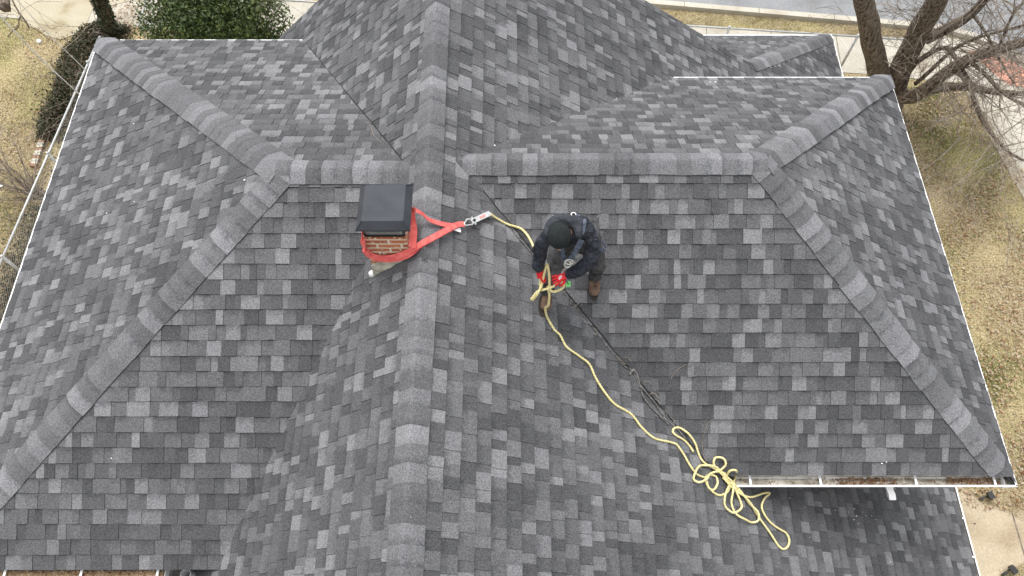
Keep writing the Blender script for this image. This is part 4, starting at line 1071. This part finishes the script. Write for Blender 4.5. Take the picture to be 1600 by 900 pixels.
# big bare tree at the right
tr = empty('bare_tree', (8.55, 10.85, 0)); tag(tr, 'large leafless tree with forked trunk and tangled twigs at the right', 'tree')
def limb(bm, cps, r0, r1, n=10):
    pts = spline([at_z(px, py, z) for px, py, z in cps], .15)
    pts = [p + Vector((noise.noise(p * 1.3), noise.noise(p * 1.3 + Vector((5, 0, 0))), 0)) * .04 for p in pts]
    rs = []
    for i, p in enumerate(pts):
        t = i / (len(pts) - 1); rs.append((r0 * (1 - t) + r1 * t) * (1 + .07 * noise.noise(p * 3)))
    tube(bm, pts, rs, n); return pts, rs
bm = bmesh.new(); allp = []
base = (1392, 168, -.05)
main = [([base, (1378, 132, .7), (1370, 100, 1.3), (1362, 60, 2.1), (1352, 15, 2.9), (1343, -40, 3.9), (1330, -120, 5.2)], .235, .14),
        ([base, (1402, 128, .75), (1418, 85, 1.5), (1438, 45, 2.3), (1462, 5, 3.1), (1490, -50, 4.1), (1530, -130, 5.4)], .24, .155),
        ([(1398, 150, .5), (1425, 150, .9), (1452, 135, 1.5), (1480, 112, 1.9), (1515, 92, 2.3), (1560, 78, 2.6), (1625, 60, 3.)], .15, .075),
        ([(1398, 152, .4), (1430, 148, .6), (1470, 138, .9), (1515, 136, 1.2), (1560, 145, 1.4), (1630, 148, 1.6)], .12, .035),
        ([(1445, 62, 1.9), (1478, 45, 2.2), (1505, 30, 2.6), (1530, 8, 3.), (1560, -20, 3.6)], .11, .06),
        ([(1400, 140, .7), (1432, 100, 1.3), (1455, 82, 1.7), (1476, 74, 2.), (1492, 92, 2.1), (1515, 128, 1.9)], .06, .03),
        ([(1430, 130, 1.), (1452, 112, 1.4), (1485, 80, 1.8), (1520, 60, 2.2), (1600, 40, 2.7)], .045, .02),
        ([(1490, 108, 2.), (1510, 130, 2.), (1530, 175, 1.8), (1555, 215, 1.7), (1580, 240, 1.6), (1620, 260, 1.5)], .05, .02),
        ([(1512, 94, 2.3), (1545, 120, 2.2), (1575, 150, 2.1), (1610, 170, 2.)], .04, .018),
        ([(1518, 20, 2.7), (1540, 50, 2.6), (1560, 90, 2.5), (1585, 130, 2.4)], .03, .012),
        ([(1560, 78, 2.6), (1575, 40, 3.), (1590, 10, 3.4)], .035, .015)]
big_ = []
for cps, r0, r1 in main[:5]:
    p_, r_ = limb(bm, cps, r0, r1); allp.append((p_, r_))
obj_t = link('trunk', bm, M_bark, tr, smooth=True)
bm = bmesh.new()
for cps, r0, r1 in main[5:]:
    p_, r_ = limb(bm, cps, r0, r1, 7); allp.append((p_, r_))
link('limbs', bm, M_bark, tr, smooth=True)
bm = bmesh.new(); rnd = random.Random(51)
for li, (p_, r_) in enumerate(allp):
    cnt = (12, 22, 44, 38, 26, 24, 22, 12, 18, 16, 14)[li]
    for k in range(cnt):
        i = rnd.randrange(len(p_) // 4, len(p_)); d_ = (p_[min(i+1, len(p_)-1)] - p_[i-1]).normalized()
        nd2 = (d_ * .5 + Vector((rnd.gauss(.15, .7), rnd.gauss(-.1, .7), rnd.gauss(.2, .55)))).normalized()
        if li < 2: nd2 = (d_ * .2 + Vector((rnd.gauss(.2, .8), rnd.gauss(0, .6), rnd.gauss(.1, .5)))).normalized()
        branchy(bm, p_[i], nd2, rnd.uniform(.5, 1.25), rnd.uniform(.006, .014), rnd, 2, .06, (2, 4), .42, .0035)
for k in range(9):   # long drooping pale twigs over the lawn
    i = rnd.randrange(5, len(allp[7][0])); branchy(bm, allp[7][0][i], Vector((rnd.gauss(-.5, .35), rnd.gauss(-.6, .4), rnd.gauss(-.1, .2))), rnd.uniform(1.1, 2.2), .009, rnd, 2, .03, (2, 4), .35, .0035)
for cps in ([(1500, 215, 1.5), (1470, 245, 1.3), (1430, 272, 1.15), (1380, 298, 1.), (1312, 322, .9)], [(1560, 235, 1.5), (1500, 262, 1.3), (1460, 272, 1.2), (1430, 300, 1.1)],
            [(1420, 340, .9), (1380, 352, .85), (1345, 358, .8)], [(1600, 185, 1.8), (1560, 215, 1.6), (1515, 240, 1.4), (1500, 300, 1.2)], [(1555, 130, 2.), (1550, 180, 1.8), (1575, 230, 1.6), (1600, 290, 1.4)]):
    tp = spline([at_z(*c) for c in cps], .08); tube(bm, tp, [.011 - .007 * i / len(tp) for i in range(len(tp))], 5)
    for k in range(5): branchy(bm, rnd.choice(tp), Vector((rnd.gauss(-.3, .6), rnd.gauss(-.3, .6), rnd.gauss(0, .3))), rnd.uniform(.4, .9), .005, rnd, 1, .03, (1, 3), .35, .0033)
link('twigs', bm, M_twig, tr)

# branch tip over the top-left corner: end of a bare tree standing outside the view
bt = empty('bare_branch', at_z(-30, -20, 3.5)); tag(bt, 'bare forked tree branch reaching in at the top left corner', 'branch')
bm = bmesh.new(); rnd = random.Random(61)
tube(bm, spline([at_z(-120, -60, 3.2), at_z(-20, -25, 3.5), at_z(2, -4, 3.6), at_z(8, 12, 3.65)], .05), [.09 - .06 * 0 for _ in spline([at_z(-120, -60, 3.2), at_z(-20, -25, 3.5), at_z(2, -4, 3.6), at_z(8, 12, 3.65)], .05)], 8)
tube(bm, spline([at_z(14, -14, 3.5), at_z(22, 6, 3.5), at_z(32, 23, 3.45), at_z(40, 33, 3.4), at_z(45, 43, 3.3)], .05), .014, 6)
tube(bm, spline([at_z(33, 24, 3.45), at_z(29, 32, 3.4), at_z(29, 42, 3.35), at_z(20, 48, 3.3), at_z(12, 58, 3.25)], .05), .011, 6)
tube(bm, spline([at_z(-20, 46, 3.3), at_z(6, 44, 3.3), at_z(28, 41, 3.35)], .05), .004, 4)
tube(bm, spline([at_z(14, -14, 3.5), at_z(15, 5, 3.5), at_z(16, 18, 3.5)], .05), .012, 5)
for k in range(6): branchy(bm, at_z(rnd.uniform(15, 40), rnd.uniform(0, 35), 3.45), Vector((rnd.gauss(.4, .5), rnd.gauss(0, .6), rnd.gauss(0, .4))), .7, .004, rnd, 1, 0)
link('bark', bm, M_bark, bt, smooth=True)

# ------------------------------------------------------------------ fences
def chain_fence(name, a, b, hgt, label, posts, braces=()):
    e_ = empty(name, (a[0], a[1], 0)); tag(e_, label, 'fence'); a = Vector((*a, 0)); b = Vector((*b, 0)); d = (b - a); L = d.length; d.normalize()
    bm = bmesh.new(); tube(bm, [a + UP * hgt, b + UP * hgt], .021, 8); link('top_rail', bm, M_galv, e_, smooth=True)
    bm = bmesh.new(); s = .075; k = -hgt
    while k < L:
        for sg in (1, -1):
            x0_, x1_ = (k, k + hgt) if sg > 0 else (k + hgt, k); z0_, z1_ = .03, hgt - .02
            # clip to the panel
            ta, tb = 0, 1
            if x1_ != x0_:
                t_lo = (0 - x0_) / (x1_ - x0_); t_hi = (L - x0_) / (x1_ - x0_); lo_, hi_ = min(t_lo, t_hi), max(t_lo, t_hi); ta = max(ta, lo_); tb = min(tb, hi_)
            if tb > ta: tube(bm, [a + d * (x0_ + (x1_-x0_)*ta) + UP * (z0_ + (z1_-z0_)*ta), a + d * (x0_ + (x1_-x0_)*tb) + UP * (z0_ + (z1_-z0_)*tb)], .0016, 3)
        k += s
    link('wire_mesh', bm, M_galv, e_)
    for t in posts:
        bm = bmesh.new(); p = a + d * t; tube(bm, [p, p + UP * (hgt + .03)], .028, 8); ico(bm, p + UP * (hgt + .04), .032, 1, (1, 1, .7)); link('post', bm, M_galv, e_, smooth=True)
fa, fb = at_z(156, 57, 1.1), at_z(-30, 480, 1.1)
chain_fence('chain_link_fence', (fa.x, fa.y), (fb.x, fb.y), 1.1, 'galvanised chain link fence along the left side of the house', (.75, 3.1, 5.4))
f2a = at_z(227, 8, 1.1); f2b = at_z(213, 45, 1.1)
chain_fence('chain_link_fence', (fa.x + .75, fa.y + .3), (f2a.x, f2a.y + 2.5), 1.1, 'short chain link fence run with leaning post between ivy trunk and evergreen', (0.3, 2.2))
r1_ = at_z(1340, 57, 1.07); r1_.z = 0; g0 = f0 - fd * 12; g1 = r1_ + fd * 1.6
chain_fence('chain_link_fence', (g0.x, g0.y), (g1.x, g1.y), 1.07, 'chain link fence beside the street pavement behind the house', [(r1_ - g0).length - 2.72 * i for i in range(6)])

# ------------------------------------------------------------------ small things on the ground
def cable(name, pts, label, r):
    bm = bmesh.new(); tube(bm, spline([at_z(*p) for p in pts], .3), r, 5); o = link(name, bm, M_wire); tag(o, label, 'cable')
cable('overhead_cable', [(-60, -32, 4.6), (0, 25, 4.6), (62, 90, 4.7), (125, 148, 4.8), (148, 170, 4.9), (160, 181, 5.0)], 'thin overhead cable crossing the left lawn, lower of the two', .009)
cable('overhead_cable', [(-40, -75, 4.6), (27, 0, 4.6), (70, 48, 4.7), (116, 92, 4.8), (140, 116, 4.9), (156, 131, 5.0)], 'thin overhead cable crossing the pale patio, upper of the two', .006)
def litterpiece(px, py, s, label, name='paper_scrap', cat='litter', m=M_tag, sc=(1, .6, .2)):
    bm = bmesh.new(); c = at_z(px, py, .03); ico(bm, c, s, 2, sc)
    for v in bm.verts: v.co += Vector((noise.noise(v.co * 9), noise.noise(v.co * 9 + UP * 4), 0)) * s * .4
    o = link(name, bm, m); tag(o, label, cat)
litterpiece(61, 65, .055, 'round white ball lying on the dry lawn below the patio', 'ball', 'ball', sc=(1, 1, 1))
litterpiece(234, 37, .09, 'crumpled white paper on the bare ground left of the evergreen')
litterpiece(228, 16, .06, 'small white scrap near the leaning fence post at the top')
litterpiece(1, 290, .06, 'white scrap on the grass at the far left edge')
# row of weathered edging bricks
rnd = random.Random(71)
for k in range(10):
    bm = bmesh.new(); t = k / 9; c = at_z(66 - 13 * t, 221 + 38 * t, .04); a_ = rnd.uniform(-.25, .25)
    obox(bm, c, (.07 * math.cos(a_), .07 * math.sin(a_), 0), (-.035 * math.sin(a_), .035 * math.cos(a_), 0), (0, 0, .035)); bmesh.ops.bevel(bm, geom=bm.edges[:], offset=.01, segments=2)
    o = link('edging_brick', bm, M_mortar if k % 3 else noise_mat('old_brick', (.2,.1,.06), (.35,.22,.15), 14, .9, .2)); tag(o, 'weathered edging brick in the short row along the left fence', 'brick', 'edging bricks in a row by the left fence')
# garden spotlights
def spotlight(px, py, label, az):
    c = at_z(px, py, .16); e_ = empty('garden_spotlight', (c.x, c.y, 0)); tag(e_, label, 'spotlight', 'garden spotlights beside the slab')
    d_ = Vector((math.cos(az), math.sin(az), .35)).normalized(); s_ = Vector((-math.sin(az), math.cos(az), 0)); u_ = d_.cross(s_)
    bm = bmesh.new(); obox(bm, c, d_ * .04, s_ * .062, u_ * .045); bmesh.ops.bevel(bm, geom=bm.edges[:], offset=.012, segments=2); link('housing', bm, M_dark, e_)
    bm = bmesh.new(); obox(bm, c + d_ * .042, d_ * .003, s_ * .05, u_ * .034); link('lens', bm, noise_mat('lens_glass', (.08,.1,.12), (.14,.16,.18), 10, .15, 0, spec=.6), e_)
    bm = bmesh.new(); tube(bm, [Vector((c.x, c.y, 0)), c - u_ * .05], .012, 6); obox(bm, c - d_ * .11 - UP * .05, d_ * .04, s_ * .02, u_ * .02); link('stake', bm, M_dark, e_)
spotlight(1548, 774, 'black garden spotlight on the grass, upper of the two by the slab', .3)
spotlight(1583, 890, 'black garden spotlight at the bottom right corner, lower of the two', .5)
bm = bmesh.new(); ico(bm, at_z(1523, 818, .02), .022, 1, (1, .7, .5)); o = link('pebble', bm, M_bark); tag(o, 'tiny dark pebble lying on the tan slab at the lower right', 'pebble')

# grass and fallen leaves
def scatter(name, label, cat, regions, seed, per, size, mats, blade=False):
    rnd = random.Random(seed); bm = bmesh.new()
    for (quad, n, w8) in regions:
        P4 = [Vector((*gp(*q), 0)) for q in quad]
        for i in range(n):
            u, v = rnd.random(), rnd.random(); p = P4[0].lerp(P4[1], u).lerp(P4[3].lerp(P4[2], u), v)
            clump = noise.noise(p * 1.1) 
            if rnd.random() > .55 + clump: continue
            if blade:
                a_ = rnd.uniform(0, 6.28); h_ = rnd.uniform(.03, .07); lean = Vector((rnd.gauss(0, .04), rnd.gauss(0, .04), h_)); s_ = Vector((math.cos(a_), math.sin(a_), 0)) * .006
                f = bm.faces.new([bm.verts.new(q) for q in (p - s_, p + s_, p + lean)])
                f.material_index = 1 if noise.noise(p * .8 + Vector((7, 0, 0))) + rnd.gauss(0, .25) > w8 else 0
            else:
                a_ = rnd.uniform(0, 6.28); s_ = size * rnd.uniform(.5, 1.2); c = p + UP * rnd.uniform(.02, .06)
                v1 = Vector((math.cos(a_), math.sin(a_), rnd.uniform(-.4, .4))) * s_; v2 = Vector((-math.sin(a_), math.cos(a_), rnd.uniform(-.4, .4))) * s_ * .6
                f = bm.faces.new([bm.verts.new(c + q) for q in (v1, v2, -v1, -v2)]); f.material_index = rnd.choice((0, 0, 1, 2))
    o = link(name, bm, mats, recalc=False); tag(o, label, cat, kind='stuff')
right = [(1395, 140), (1500, 128), (1640, 330), (1440, 330)]; right2 = [(1400, 330), (1680, 330), (1700, 800), (1500, 800)]
left = [(-40, 20), (125, 60), (60, 330), (-60, 330)]; left2 = [(-60, 330), (50, 330), (-20, 480), (-80, 480)]
verge = [(1000, 8), (1425, 42), (1415, 60), (1040, 38)]
scatter('grass', 'short dry straw and green grass of the lawns', 'grass', [(right, 26000, .12), (right2, 46000, .1), (left, 20000, .3), (left2, 5000, .1), (verge, 14000, .9), ([(1520, 775), (1640, 790), (1640, 840), (1560, 790)], 2500, .1), ([(1560, 895), (1640, 860), (1640, 960), (1560, 960)], 2500, 0)], 81, 1, 0, M_grass, True)
scatter('fallen_leaves', 'scattered brown fallen leaves on the lawns', 'leaves', [(right, 2500, 0), (right2, 8200, 0), (left, 1600, 0), (left2, 400, 0), ([(150, 0), (235, 0), (240, 55), (175, 60)], 500, 0)], 83, 1, .028, M_dryleaf)
